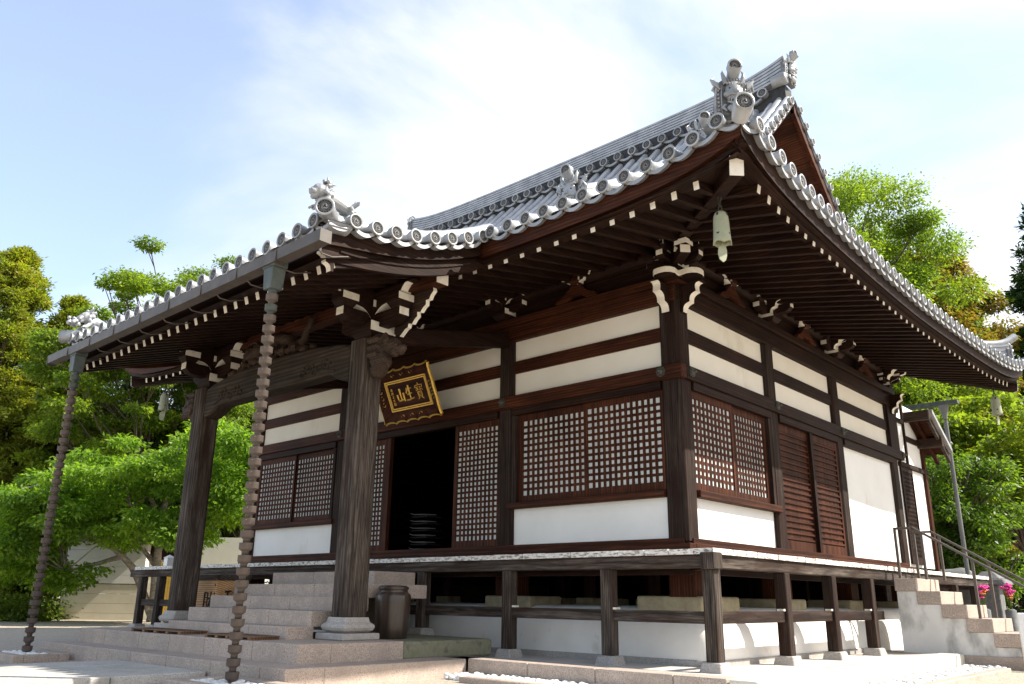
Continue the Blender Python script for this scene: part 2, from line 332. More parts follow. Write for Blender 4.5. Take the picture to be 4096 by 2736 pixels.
# ------------------------------------------------------------------ ground and paving
g = MB(); n = 60
rows = []
def gz(x, y):
    d = max(0, y-24)+max(0, x*-.4+y*.9-38)*.0
    hill = .30*max(0, y-30-max(0, -x-6)*1.2)
    return ZG + min(hill, 26) - (.0 if abs(x) < 60 else 0)
xs = np.concatenate([np.linspace(-900, -80, 8), np.linspace(-70, 60, 66), np.linspace(80, 900, 8)])
ys = np.concatenate([np.linspace(-900, -60, 8), np.linspace(-50, 90, 71), np.linspace(120, 900, 8)])
rows = [[(x, y, gz(x, y)) for x in xs] for y in ys]
o = part('ground', g.grid(rows), 'gravel'); tag(o, kind='structure')
g = MB()
for i in range(3):
    for j in range(9):
        x0 = -6.45+i*.83; y1 = -4.74-j*1.15
        g.box(x0+.004, x0+.826, y1-1.14, y1-.002, ZG-.05, -1.525+rng.uniform(-.003, .003))
o = part('path', g, 'slab', bev=.012); tag(o, kind='structure')
# main stone platform under the hall
pl = thing('stone_platform', (0, 0, ZG), 'low granite edged platform with cement top under the hall and veranda posts', 'platform')
PX, PY = 1.84, -1.92
g = MB(); zi = ZF-.05
g.grid([[(-13.2, PY+.32, ZF-.006), (PX-.95, PY+.32, ZF-.006), (PX-.32, PY+.32, ZF-.006)], [(-13.2, PY+.95, zi), (PX-.95, PY+.95, zi), (PX-.32, PY+.95, ZF-.006)], [(-13.2, 12.2, zi), (PX-.95, 12.2, zi), (PX-.32, 12.2, ZF-.006)]], sm=False); part('paving', g, 'mortar', pl)
x = -2.30
while x < PX-.05:
    x1 = min(x+1.05, PX-.35 if x < PX-.5 else PX)
    if x1 > PX-.4: x1 = PX-.34
    part('edge_stone', MB().box(x+.004, x1-.004, PY, PY+.33, ZG-.1, ZF), 'granite', pl, .012, 2); x = x1
    if x >= PX-.36: break
y = PY
while y < 5.3:
    y1 = min(y+1.2, 5.5); w = MB().box(PX-.33, PX+rng.uniform(-.01, .01), y+.003, y1-.003, ZG-.1, ZF+rng.uniform(-.006, .004))
    o = part('ledge_stone', w, 'oldstone', pl, .03, 2); y = y1
# front steps
st = thing('stone_steps', (XM, -2.8, ZG), 'broad pink granite steps rising to the temple entrance', 'steps')
def stone_run(name, x0, x1, y0, y1, z0, z1, lens, mat='granite', parent=st, bev=.012):
    x = x0; k = 0
    while x < x1-.05:
        e = min(x+lens[k % len(lens)], x1)
        if x1-e < .3: e = x1
        part(name, MB().box(x+.003, e-.003, y0, y1, z0, z1+rng.uniform(-.002, .002)), mat, parent, bev, 2); x = e; k += 1
stone_run('landing_block', -9.43, -2.31, -4.72, -4.2, ZG-.1, ZF, [1.05, 1.15, 1.1])
stone_run('landing_block', -9.43, -2.31, -4.2, -1.93, ZG-.1, ZF-.003, [1.6])
stone_run('landing_block', -9.10, -2.76, -4.28, -3.8, ZF-.02, ZU, [1.0, 1.2, .95])
stone_run('landing_block', -9.10, -2.76, -3.8, -2.65, ZF-.02, ZU-.003, [1.5])
part('mossy_block', MB().box(-6, -2.77, -2.645, -.95, ZF-.02, ZU-.012), 'moss', st, .03, 2)
stp = [(-3.745, -1.02, -7.12, -3.83), (-3.385, -.823, -7.22, -3.83), (-2.92, -.64, -7.42, -3.86), (-2.455, -.452, -7.5, -3.84), (-1.72, -.243, -7.5, -4.62)]
for i, (y, z, xa, xb) in enumerate(stp):
    zb = [ZU, -1.02, -.823, -.64, -.452][i]-.01
    stone_run('step', xa, xb, y, (stp[i+1][0]+.06 if i < 3 else (-1.30 if i == 3 else -.86)), zb, z, [1.25, 1.1, 1.3])
part('step_core', MB().box(-7.4, -4.75, -1.29, -.88, ZU-.01, -.455), 'granite', st)
# rain gutters with pebbles
def pebbles(name, x0, x1, y0, y1, z, n, parent):
    g = MB()
    for k in range(n):
        r = rng.uniform(.022, .045); g.ball((rng.uniform(x0, x1), rng.uniform(y0, y1), z+rng.uniform(-.01, .03)), (r*1.25, r, r*.7), 7, 4, rot=Matrix.Rotation(rng.uniform(0, 6), 3, 'Z'))
    o = part(name, g, 'pebble', parent); o['kind'] = 'stuff'; return o
kb = thing('drip_kerb', (2.3, -2.4, ZG), 'granite kerb holding white pebbles along the platform foot', 'kerb')
part('kerb_stone', MB().box(-1.75, 2.45, -2.62, -2.45, ZG-.1, ZG+.07), 'granite', kb, .01)
part('kerb_stone', MB().box(2.46, 2.62, -2.62, 4.9, ZG-.1, ZG+.07), 'granite', kb, .01)
pebbles('pebbles', -2.2, 2.4, -2.44, -1.95, ZG+.02, 900, kb); pebbles('pebbles', 1.9, 2.44, -1.95, 5.4, ZG+.02, 1300, kb)
def basin(x0, x1, y0, y1, label):
    b = thing('rain_basin', ((x0+x1)/2, (y0+y1)/2, ZG), label, 'rain basin', 'stone basins under the rain chains')
    z = -1.515; w = .16
    part('rim_stone', MB().box(x0, x1, y0, y0+w, ZG-.1, z), 'granite', b, .01); part('rim_stone', MB().box(x0, x1, y1-w, y1, ZG-.1, z), 'granite', b, .01)
    part('rim_stone', MB().box(x0, x0+w, y0+w+.002, y1-w-.002, ZG-.1, z-.003), 'granite', b, .01); part('rim_stone', MB().box(x1-w, x1, y0+w+.002, y1-w-.002, ZG-.1, z-.003), 'granite', b, .01)
    pebbles('pebbles', x0+w+.03, x1-w-.03, y0+w+.03, y1-w-.03, z-.05, 160, b)
basin(-9.5, -8.0, -5.60, -4.80, 'stone basin of white pebbles under the far left rain chain')
basin(-3.3, -1.9, -5.62, -4.82, 'stone basin of white pebbles under the rain chain at the right porch corner')
# ------------------------------------------------------------------ hall: veranda
E = .83
dk = MB(); x = E
xs = [E, .55]
while xs[-1] > -15: xs.append(xs[-1]-rng.uniform(.30, .48))
for a, b in zip(xs[:-1], xs[1:]):
    dz = rng.uniform(-.004, .003); dk.box(b+.004, a-.003, -E+rng.uniform(0, .012), .1, -.075, dz, [0, 0, 1, 0, 0, 1])
HP('veranda_deck', dk, ['deck', 'deck_end'], .004)
dk = MB(); y = -E+.006; 
y = .101
ends = [y]
while y < 12.9: y += rng.uniform(.24, .36); ends.append(y)
for a, b in zip(ends[:-1], ends[1:]):
    dk.box(-.1, E-rng.uniform(0, .012), a+.003, b-.003, -.075, rng.uniform(-.004, .003), [0, 0, 0, 0, 0, 1])
HP('veranda_deck', dk, ['deck', 'deck_end'], .004)
HP('edge_beam', MB().box(-15.4, .80, -.79, -.62, -.235, -.077), 'grey_x', .006)
HP('edge_beam', MB().box(.62, .79, -.60, 12.8, -.235, -.077), 'grey_y', .006)
HP('corner_block', MB().box(.655, .86, -.865, -.66, -.255, -.05), 'grey_z', .012)
q = .806; w = .17
def vpost(x0, y0, zt, zb, base=True):
    o = HP('veranda_post', MB().box(x0-w, x0, y0, y0+w, zb+.0, zt), 'grey_z' if y0 < 0 else 'post_z', .012, seg=2)
    if base:
        part('base_stone', MB().taper(x0-w/2, y0+w/2, .165, .165, zb-.16, .125, .125, zb+.002), 'granite_grey', o, .012)
vpost(q, -q, -.256, -1.335)
for a in (-.748, -2.566): vpost(a, -q, -.236, -1.335)
vpost(-4.48, -q, -.236, -1.10)
vpost(-6.4, -q, -.236, -1.10)
for a in (-12.9, -13.75, -14.7): vpost(a, -q, -.236, -1.32)
for b in (1.19, 2.85, 4.49, 7.8, 9.46, 11.1, 12.75): vpost(q, b, -.236, -1.335)
HP('veranda_rail', MB().box(-14.85, .70, -.745, -.68, -.90, -.752), 'grey_x', .006)
HP('veranda_rail', MB().box(.70, .765, -.74, 5.1, -.898, -.75), 'post_y', .006)
for a in (-.748, -2.566): HP('rail_wedge', MB().box(a+.0, a+.05, -.76, -.66, -.752, -.725), 'paint')
for b in (1.19, 2.85, 4.49): HP('rail_wedge', MB().box(.68, .78, b-.06, b-.002, -.75, -.722), 'paint')
HP('under_beam', MB().box(-13, .2, -.32, -.2, -.30, -.16), 'wood_x'); HP('under_beam', MB().box(.3, .42, -.2, 12, -.30, -.16), 'wood_y')
for x in (-.75, -2.57, -4.5, -6.4, -8.3, -10.2): HP('joist', MB().box(x-.14, x-.02, -.62, .1, -.23, -.085), 'wood_y')
for y in (1.25, 2.9, 4.55, 6.2, 7.85): HP('joist', MB().box(-.1, .62, y+.02, y+.14, -.23, -.085), 'wood_x')
HP('diagonal_joist', MB().beam((.1, -.1, -.17), (.72, -.72, -.17), .12, .16), 'wood_x')
# curved plaster base (front and right side as one skirt with a rounded corner)
prof = [(0, ZF-.08), (0, ZF+.06), (.015, ZF+.25), (.06, ZF+.42), (.14, ZF+.55), (.24, ZF+.64), (.34, ZF+.675), (1.2, ZF+.69)]
rows = []
for o_, z in prof:
    r = []
    yf = -.10+o_; xf = .33-o_
    r.append((-12.2, yf, z)); r.append((xf-.25, yf, z))
    for k in range(1, 6):
        a = -PI/2+PI/2*k/6; r.append((xf-.25+.25*math.cos(a), yf+.25+.25*math.sin(a), z))
    r.append((xf, yf+.25, z)); r.append((xf, 12, z)); rows.append(r)
HP('plaster_base', MB().grid(rows), 'kame')
fs = MB().box(-12.2, .345, -.13, -.05, ZF-.08, ZF+.03).box(.27, .36, -.048, 5.2, ZF-.08, ZF+.03); HP('base_course', fs, 'granite_grey', .01)
HP('underfloor_earth', MB().box(-11.9, -.7, .3, 9, ZF, ZF+.66), 'dirt')
# foundation stones and floor stubs
def fstone(x0, x1, y0, y1, z0=-.775, z1=-.578):
    HP('foundation_stone', MB().box(x0, x1, y0, y1, z0, z1+rng.uniform(-.01, .01)), 'found', .03, seg=3)
fstone(-.92, .12, .06, 1.15)
for cx in CX[1:]: fstone(cx-.5, cx+.5, .1, .9)
for cy in CY[1:]: fstone(-.75, .07, cy-.5, cy+.5)
for cx in CX: HP('floor_stub', MB().box(cx-.2, cx+.2, .05, .42, -.58, -.08), 'red_z')
for cy in CY[1:]: HP('floor_stub', MB().box(-.36, -.02, cy-.18, cy+.18, -.58, -.08), 'red_z')
for x in (-1.6, -2.9, -5, -6.4, -9.4):
    for y in (1.6, 3.4, 5.4, 7.4):
        o = HP('floor_stub', MB().box(x-.07, x+.07, y-.07, y+.07, -.6, -.1), 'wood_z'); part('stub_stone', MB().box(x-.18, x+.18, y-.18, y+.18, -.76, -.6), 'found', o, .02)
HP('underfloor_light_block', MB().box(-11.4, -.4, 8.7, 8.8, -.76, -.09).box(-11.3, -11.2, .6, 8.7, -.76, -.09).box(-11.2, -6, 4.2, 4.25, -.76, -.35), 'wood_x')  # added boards that block daylight from the far sides under the floor
HP('floor', MB().box(-11.5, -.05, .05, 9.25, -.09, .12), 'wood_x')
HP('sill', MB().box(-11.62, .06, -.06, .12, .0, .128), 'red_x', .006); HP('sill', MB().box(-.12, .06, .121, 9.5, .0, .128), 'red_y', .006)
HP('sill', MB().box(-11.5, -.05, -.025, .1, .1281, .202), 'red_x', .004); HP('sill', MB().box(-.1, .025, .11, 9.2, .1281, .202), 'red_y', .004)
# ------------------------------------------------------------------ hall: pillars, beams, panels
def pillar(cx, cy, z1=3.95, hx=.165, hy=.165, mat='post_z'):
    return HP('pillar', MB().box(cx-hx, cx+hx, cy-hy, cy+hy, .129, z1), mat, .035)
pillar(CX[0], CY[0], 4.0)
for c in CX[1:]: pillar(c, .16, 3.94)
for c in CY[1:]: pillar(-.16, c, 3.94)
pillar(CX[3], 9.14); pillar(-5.8, 9.14)
zN0, zN1 = 2.48, 2.693
HP('tie_beam', MB().box(-11.62, .066, -.066, .10, zN0, zN1), 'red_x', .012); HP('tie_beam', MB().box(-.10, .0655, .101, 9.62, zN0+.001, zN1-.001), 'wood_y', .012)
HP('middle_rail', MB().box(-11.5, -.2, .03, .14, 3.105, 3.325), 'red_x', .006); HP('middle_rail', MB().box(-.14, -.03, .2, 9.1, 3.104, 3.324), 'wood_y', .006)
HP('head_beam', MB().box(-11.55, -.02, -.03, .16, 3.69, 3.95), 'red_x', .008); HP('head_beam', MB().box(-.16, .03, .02, 9.3, 3.689, 3.949), 'wood_y', .008)
HP('top_plate', MB().box(-11.65, .10, -.10, .22, 3.952, 4.085), 'red_x', .01); HP('top_plate', MB().box(-.22, .0995, .221, 9.4, 3.953, 4.084), 'wood_y', .01)
HP('eave_purlin', MB().tube([(-11.9, .02, 4.50), (.35, .02, 4.50)], .13, 14), 'wood_x'); HP('eave_purlin', MB().tube([(-.02, -.35, 4.505), (-.02, 9.7, 4.505)], .13, 14), 'wood_y')
HP('wall_board', MB().box(-11.5, -.1, .06, .12, 4.09, 4.9), 'wood_x'); HP('wall_board', MB().box(-.12, -.06, .1, 9.2, 4.09, 4.9), 'wood_y')
HP('rear_wall', MB().box(-11.5, -.05, 9.1, 9.2, .1, 4.9), 'wood_x'); HP('left_wall', MB().box(-11.5, -11.4, .1, 9.1, .1, 4.9), 'wood_y')
HP('ceiling', MB().box(-11.4, -.13, .13, 9.1, 3.6, 3.66), 'wood_x')
yb = .075
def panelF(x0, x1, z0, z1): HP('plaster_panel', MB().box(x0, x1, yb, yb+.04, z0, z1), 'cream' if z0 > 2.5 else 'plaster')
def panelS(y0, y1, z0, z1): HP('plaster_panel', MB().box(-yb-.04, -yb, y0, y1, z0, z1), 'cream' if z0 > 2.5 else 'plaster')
for a, b in ((CX[1], CX[0]), (CX[2], CX[1]), (CX[3], CX[2])):
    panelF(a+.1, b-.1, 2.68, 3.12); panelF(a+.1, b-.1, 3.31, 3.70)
for a, b in ((CY[0], CY[1]), (CY[1], CY[2]), (CY[2], CY[3])):
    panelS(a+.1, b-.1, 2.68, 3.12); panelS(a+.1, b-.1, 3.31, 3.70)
panelF(CX[1]+.1, CX[0]-.1, .19, .80); panelF(CX[3]+.1, CX[2]-.1, .19, .80); panelS(CY[0]+.1, CY[1]-.1, .19, .80)
panelS(CY[2]+.1, CY[3]-.1, .19, 2.40)
HP('pillar_face', MB().box(-.14, .02, CY[3]-.16, CY[3]+.4, 2.7, 3.69), 'wood_z', .01)
# head jambs and window sills
for a, b in ((CX[1], CX[0]), (CX[2], CX[1]), (CX[3], CX[2])): HP('head_jamb', MB().box(a+.17, b-.17, -.03, .11, 2.352, 2.479), 'wood_x', .006)
for a, b in ((CY[0], CY[1]), (CY[1], CY[2]), (CY[2], CY[3])): HP('head_jamb', MB().box(-.11, .03, a+.17, b-.17, 2.352, 2.479), 'wood_y', .006)
HP('window_sill', MB().box(CX[1]+.10, CX[0]-.165, -.05, .11, .782, .885), 'red_x', .008); HP('window_sill', MB().box(CX[3]+.165, CX[2]-.10, -.05, .11, .782, .885), 'red_x', .008)
HP('window_sill', MB().box(-.11, .05, CY[0]+.17, CY[1]-.06, .782, .885), 'red_y', .008)
HP('window_jamb', MB().box(CX[1]+.17, CX[1]+.26, -.01, .1, .886, 2.35), 'post_z', .006); HP('window_jamb', MB().box(CX[2]-.26, CX[2]-.17, -.01, .1, .886, 2.35), 'post_z', .006)
HP('window_jamb', MB().box(-.1, .01, CY[1]-.26, CY[1]-.17, .886, 2.35), 'post_z', .006)
def lattice(front, a0, a1, z0, z1, dep, fl, fr, fb, ft, nc, nr, paper='paper', mats=None):
    """sliding screen: frame + grid of bars, paper behind. a = x (front) or y (side)"""
    def bx(m, p0, p1, q0, q1, zz0, zz1):
        if front: m.box(p0, p1, q0, q1, zz0, zz1)
        else: m.box(-q1, -q0, p0, p1, zz0, zz1)
    m = MB(); d0, d1 = dep, dep+.035
    bx(m, a0, a0+fl, d0, d1, z0, z1); bx(m, a1-fr, a1, d0, d1, z0, z1)
    bx(m, a0+fl, a1-fr, d0+.002, d1, z0, z0+fb); bx(m, a0+fl, a1-fr, d0+.002, d1, z1-ft, z1)
    w_ = (a1-fr-a0-fl); h_ = (z1-ft-z0-fb); pw = w_/nc; ph = h_/nr
    for k in range(1, nc): c = a0+fl+pw*k; bx(m, c-pw*.225, c+pw*.225, d0+.013, d1-.012, z0+fb, z1-ft)
    for k in range(1, nr): c = z0+fb+ph*k; bx(m, a0+fl, a1-fr, d0+.016, d1-.010, c-ph*.205, c+ph*.205)
    ax = 'x' if front else 'y'
    o = HP('lattice_screen', m, mats or 'lat_z')
    p = MB(); bx(p, a0+fl*.5, a1-fr*.5, d1-.009, d1-.002, z0+fb*.5, z1-ft*.5); part('paper_pane', p, paper, o)
    return o
lattice(True, -3.20, -1.74, .886, 2.351, .060, .10, .06, .105, .11, 12, 12); lattice(True, -1.79, -.325, .886, 2.351, .022, .07, .05, .12, .10, 13, 12)
x0 = CX[3]+.166; x1 = CX[2]-.26; xm_ = (x0+x1)/2
lattice(True, x0, xm_+.03, .886, 2.351, .022, .09, .06, .11, .11, 12, 12); lattice(True, xm_-.02, x1, .886, 2.351, .060, .07, .08, .11, .11, 13, 12)
lattice(False, .326, 1.60, .886, 2.351, .022, .03, .08, .11, .11, 10, 12); lattice(False, 1.55, 2.80, .886, 2.351, .060, .09, .09, .11, .11, 11, 12)
# doors
lattice(True, -4.72, -3.63, .203, 2.351, .030, .085, .03, .11, .11, 10, 21); lattice(True, -7.93, -6.60, .203, 2.351, .030, .03, .13, .11, .11, 12, 21)
HP('door_jamb', MB().box(-6.59, -6.50, .0, .09, .203, 2.351), 'red_z', .005)
def slatted(y0, y1, dep):
    m = MB(); X0, X1 = -dep-.04, -dep
    m.box(X0, X1, y0, y0+.07, .203, 2.351); m.box(X0, X1, y1-.07, y1, .203, 2.351); m.box(X0, X1-.002, y0+.07, y1-.07, .203, .36); m.box(X0, X1-.002, y0+.07, y1-.07, 2.22, 2.351)
    o = HP('slatted_door', m, 'red_z', .004)
    b = MB(); nn = 4
    for k in range(nn): a = y0+.07+(y1-y0-.14)*k/nn; b.box(X0-.004, X1-.03, a+.002, a+(y1-y0-.14)/nn-.002, .36, 2.22)
    part('board', b, 'red_z', o)
    s_ = MB(); nr = 19
    for k in range(nr): z = .40+(2.22-.42)*k/(nr-1); s_.box(X1-.03, X1-.004, y0+.07, y1-.07, z-.018, z+.018)
    part('slat', s_, 'red_y', o, .003)
slatted(3.24, 4.57, .055); slatted(4.52, 5.80, .022)
HP('door_post', MB().box(-.05, .01, 4.50, 4.60, .203, 2.351), 'wood_z', .004)
# nail covers (flower shaped bronze fittings)
ncm = MB()
for k in range(8): a = k*PI/4; ncm.lathe([(.0, .012), (.028, .012), (.03, 0)], (.045*math.cos(a), 0, .045*math.sin(a)), 8, ax=((1, 0, 0), (0, 0, 1), (0, -1, 0)), sm=False)
ncm.lathe([(0, .018), (.052, .018), (.056, 0)], (0, 0, 0), 16, ax=((1, 0, 0), (0, 0, 1), (0, -1, 0)), sm=False)
ncm.lathe([(0, .075), (.016, .066), (.02, .045), (.012, .03), (.03, .022), (.032, .016)], (0, 0, 0), 12, ax=((1, 0, 0), (0, 0, 1), (0, -1, 0)), mi=1)
for k in range(6): a = k*PI/3+.4; ncm.ball((.045*math.cos(a), -.0195, .045*math.sin(a)), (.007, .002, .007), 6, 4, mi=2)
ncm.xf(Matrix.Scale(1.12, 4)); ncme = ncm.mesh('nail_cover', ['nailmetal', 'copper', 'black'])
for cx in (-.28, CX[1]-.02, CX[2], CX[3]): inst('nail_cover', ncme, Matrix.Translation((cx, -.067, 2.60)), H)
for cy in (.24, CY[1]+.04, CY[2]+.04, CY[3]+.42): inst('nail_cover', ncme, Matrix.Translation((.067, cy, 2.60)) @ Matrix.Rotation(PI/2, 4, 'Z'), H)
# ------------------------------------------------------------------ brackets
def wave(L_, Hh, n=3):
    """white scrolled lower edge from tip (L,0) back to (.12L,-H)"""
    pts = []; A = Vector((L_, 0)); B = Vector((.14*L_, -Hh)); d = B-A; nn = Vector((d.y, -d.x)).normalized()*-1
    for k in range(n):
        for j in range(5):
            t = (k+j/5)/n; pts.append(A+d*t-nn*(.16*Hh/n*2)*math.sin(PI*j/5)*(1 if k else 1.7))
    pts.append(B); return pts
def nosing(mb, o, d, L_, Hh, th, n=3, ztop=0):
    o = Vector(o); d = Vector(d).normalized(); sd = Vector((-d.y, d.x, 0))
    wv = wave(L_, Hh, n); poly = [(0, ztop), (L_, ztop)]+[(p.x, p.y) for p in wv[(1 if ztop == 0 else 0):]]+[(0, -Hh)]
    e = [0]+[1]*(len(poly)-3)+[0, 0]
    if ztop == 0: e[0] = 0
    P = [o+d*a+Vector((0, 0, b))-sd*th/2 for a, b in poly]
    mb.prism(P, sd*th, 0, e)
def masu(mb, c, h, s_, ax):
    """bearing block: tapered foot, square head with white end grain on the faces along ax"""
    x, y, z = c; mb.taper(x, y, h*.62, h*.62, z, h, h, z+s_*.45)
    mi = [0, 0, 0, 0, 0, 0]
    if ax == 0: mi[4] = mi[5] = 1
    else: mi[2] = mi[3] = 1
    mb.box(x-h, x+h, y-h, y+h, z+s_*.45, z+s_, mi)
def arm(mb, c, ax, half, w_, hh):
    x, y, z = c; pts = [(-half, hh), (-half, hh*.45), (-half*.86, hh*.12), (-half*.68, 0), (half*.68, 0), (half*.86, hh*.12), (half, hh*.45), (half, hh)]
    e = [1, 0, 0, 0, 0, 0, 1, 0]
    if ax == 0: mb.prism([(x+a, y-w_/2, z+b) for a, b in pts], (0, w_, 0), 0, e)
    else: mb.prism([(x-w_/2, y+a, z+b) for a, b in pts], (w_, 0, 0), 0, e)
def bracket(name, x, y, z, s_, along, cross=True, nose=None, cap=True):
    mb = MB(); a = along
    if cap: mb.taper(x, y, .11*s_, .11*s_, z, .17*s_, .17*s_, z+.08*s_); mb.box(x-.17*s_, x+.17*s_, y-.17*s_, y+.17*s_, z+.08*s_, z+.19*s_, [0, 0, 0, 0, 1, 1] if a == 0 else [0, 0, 1, 1, 0, 0])
    z1 = z+.19*s_-.05*s_; arm(mb, (x, y, z1), a, .50*s_, .13*s_, .16*s_)
    if cross: arm(mb, (x, y, z1+.004), 1-a, .46*s_, .13*s_, .155*s_)
    z2 = z1+.16*s_+.001
    for t in (-.42, 0, .42):
        c = (x+t*s_, y, z2) if a == 0 else (x, y+t*s_, z2); masu(mb, c, .105*s_, .15*s_, a)
    if cross:
        for t in ((-.40, .40)):
            c = (x, y+t*s_, z2) if a == 0 else (x+t*s_, y, z2); masu(mb, c, .105*s_, .15*s_, a)
    z3 = z2+.15*s_
    if nose:
        for d, L_, Hh in nose: nosing(mb, (x, y, z3+.10*s_), d, L_, Hh, .14*s_)
    return HP(name, mb, ['wood_x' if a == 0 else 'wood_y', 'paint'], .004)
for c in CX[1:3]: bracket('bracket', c, -.06, 4.086, .95, 0, True, [((-1, 0, 0), .62, .24), ((1, 0, 0), .62, .24), ((0, -1, 0), .66, .34)])
for c in CY[1:3]: bracket('bracket', .06, c, 4.086, .95, 1, True, [((0, -1, 0), .62, .24), ((0, 1, 0), .62, .24), ((1, 0, 0), .66, .34)])
def kaeru(x, y, z, ax):
    mb = MB(); pts = [(-.42, 0), (-.40, .05), (-.26, .10), (-.14, .20), (-.08, .26), (.08, .26), (.14, .20), (.26, .10), (.40, .05), (.42, 0), (.2, 0), (.1, .07), (-.1, .07), (-.2, 0)]
    if ax == 0: mb.prism([(x+a, y-.05, z+b) for a, b in pts], (0, .1, 0))
    else: mb.prism([(x-.05, y+a, z+b) for a, b in pts], (.1, 0, 0))
    masu(mb, (x, y, z+.255), .10, .12, ax)
    for s_ in (-1, 1): nosing(mb, (x, y, z+.45), (s_, 0, 0) if ax == 0 else (0, s_, 0), .40, .20, .13)
    HP('frog_leg_strut', mb, ['red_x' if ax == 0 else 'red_y', 'paint'], .004)
for a, b in ((0, 1), (1, 2), (2, 3)):
    kaeru((CX[a]+CX[b])/2, -.08, 4.086, 0); kaeru(.08, (CY[a]+CY[b])/2, 4.086, 1)
# corner set
mb = MB(); Z0 = 4.0
for d in ((1, 0, 0), (0, -1, 0)):
    o_ = (0, .16, 3.93) if d[0] else (-.16, 0, 3.93)
    nosing(mb, o_, d, .40, .42, .13); 
HP('corner_nosing', mb, ['wood_z', 'paint'], .004)
mb = MB()
for d, o_, z0 in (((1, 0, 0), (.10, .0, 0), 3.985), ((0, -1, 0), (-.0, -.10, 0), 3.984)):
    sd = Vector((-d[1], d[0], 0)); D = Vector(d); O = Vector(o_)
    half = [(-.02, .17), (.10, .16), (.20, .18), (.28, .15), (.33, .10), (.345, .03)]
    pl_ = half+[(a, -b) for a, b in half[::-1]]
    mb.prism([O+D*a+sd*b+Vector((0, 0, z0)) for a, b in pl_], (0, 0, .09), 0, [1]*(len(pl_)-1)+[0])
HP('plate_nosing', mb, ['wood_x', 'paint'], .004)
bracket('corner_bracket', .0, .0, 4.086, .92, 0, True, [((-1, 0, 0), .74, .30), ((0, -1, 0), .74, .30)])
bracket('corner_bracket', .01, .01, 4.09, .90, 1, False, [((0, 1, 0), .74, .30), ((1, 0, 0), .74, .30)], False)
mb = MB(); D = Vector((1, -1, 0)).normalized(); mb.beam(Vector((0, 0, 4.24)), Vector((0, 0, 4.24))+D*.66, .15, .12, 0, 1); nosing(mb, (.18, -.18, 4.62), D, .66, .30, .18)
mb.box(.30, .50, -.50, -.30, 4.31, 4.40, [0, 0, 1, 0, 0, 1]); HP('corner_arm', mb, ['wood_x', 'paint'], .004)
bracket('corner_bracket', .02, CY[3], 4.086, .66, 1, True, [((0, 1, 0), .5, .26), ((0, -1, 0), .4, .2), ((1, 0, 0), .6, .3)])
bracket('corner_bracket', CX[3], -.02, 4.086, .66, 0, True, [((-1, 0, 0), .5, .26), ((0, -1, 0), .6, .3)])
mb = MB(); nosing(mb, (0, CY[3]+.1, 3.93), (1, 0, 0), .40, .42, .13); nosing(mb, (-.1, CY[3]+.1, 3.8), (0, 1, 0), .8, .5, .2); HP('corner_nosing', mb, ['wood_z', 'paint'], .004)
for y in (1.9, 4.4, 7.0, 9.9):
    mb = MB(); mb.tube([(.05, y, 4.425), (.05, y+.001, 4.425)], .1, 8); 
# purlin end scrolls seen along the side
for y in (2.62, 5.45, 8.5):
    mb = MB(); nosing(mb, (.12, y+.35, 4.52), (1, 0, 0), .34, .30, .17, 3); HP('beam_nosing', mb, ['wood_y', 'paint'], .004)
# ------------------------------------------------------------------ rafters and eaves
def rafter(a, b, name='rafter', w_=.075, h_=.105, mat='wood_y'):
    a = Vector(a); b = Vector(b); o = HP(name, MB().beam(a, b, w_, h_), mat)
    d = (a-b).normalized(); part('rafter_end', MB().beam(a+d*.006, a+d*.0005, w_-.002, h_-.002), 'paint', o)
def zr_f(x): return ZE+lift(sfx(x))*.55-.37
def zr_s(y): return ZE+lift(sfy(y))*.55-.37
k = 0; x = 1.60
while x > XL+.9:
    er = Ef(x)-.28; z0 = zr_f(x); y1 = min(-abs(x) if x > 0 else .05, .05)
    if x < 2*XM: y1 = min(.05, -(2*XM-x))
    if y1 > -er+.25 and not (-9.3 < x < -2.35 and False):
        if x > -2.6 or x < -9.2 or k % 1 == 0: rafter((x, -er, z0), (x, y1, z0+.2*(y1+er)))
    x -= .318; k += 1
y = -1.55
while y < DEP+1.7:
    er = Es(y)-.28; z0 = zr_s(y); x1 = 0.0 if 0 < y < DEP else (abs(y) if y < 0 else y-DEP)
    if er-x1 > .25: rafter((er, y, z0), (x1-.05, y, z0+.2*(er-x1+.05)), mat='wood_x')
    y += .300
# soffit boards above the rafters
def soff_f(x, y): return zr_f(x)+.2*(y+Ef(x)-.28)+.056
def soff_s(x, y): return zr_s(y)+.2*(Es(y)-.28-x)+.056
xsn = np.linspace(XL+.2, 2.25, 60)
rows = [[(x, max(-Ef(x)+.12+t*(Ef(x)-.0), -10) if x <= 0 and x >= 2*XM else -Ef(x)+.12+t*max(.02, Ef(x)-.12-(x if x > 0 else 2*XM-x)), 0) for x in xsn] for t in np.linspace(0, 1, 6)]
rows = [[(p[0], p[1], soff_f(p[0], p[1])) for p in r] for r in rows]; HP('soffit', MB().grid(rows), 'wood_x')
ysn = np.linspace(-2.25, DEP+2.25, 60)
rows = []
for t in np.linspace(0, 1, 6):
    r = []
    for y in ysn:
        e0 = Es(y)-.12; x1 = -.02 if 0 <= y <= DEP else (-y if y < 0 else y-DEP); x = e0+t*min(-.02, x1-e0); r.append((x, y, soff_s(x, y)))
    rows.append(r)
HP('soffit', MB().grid(rows), 'wood_y')
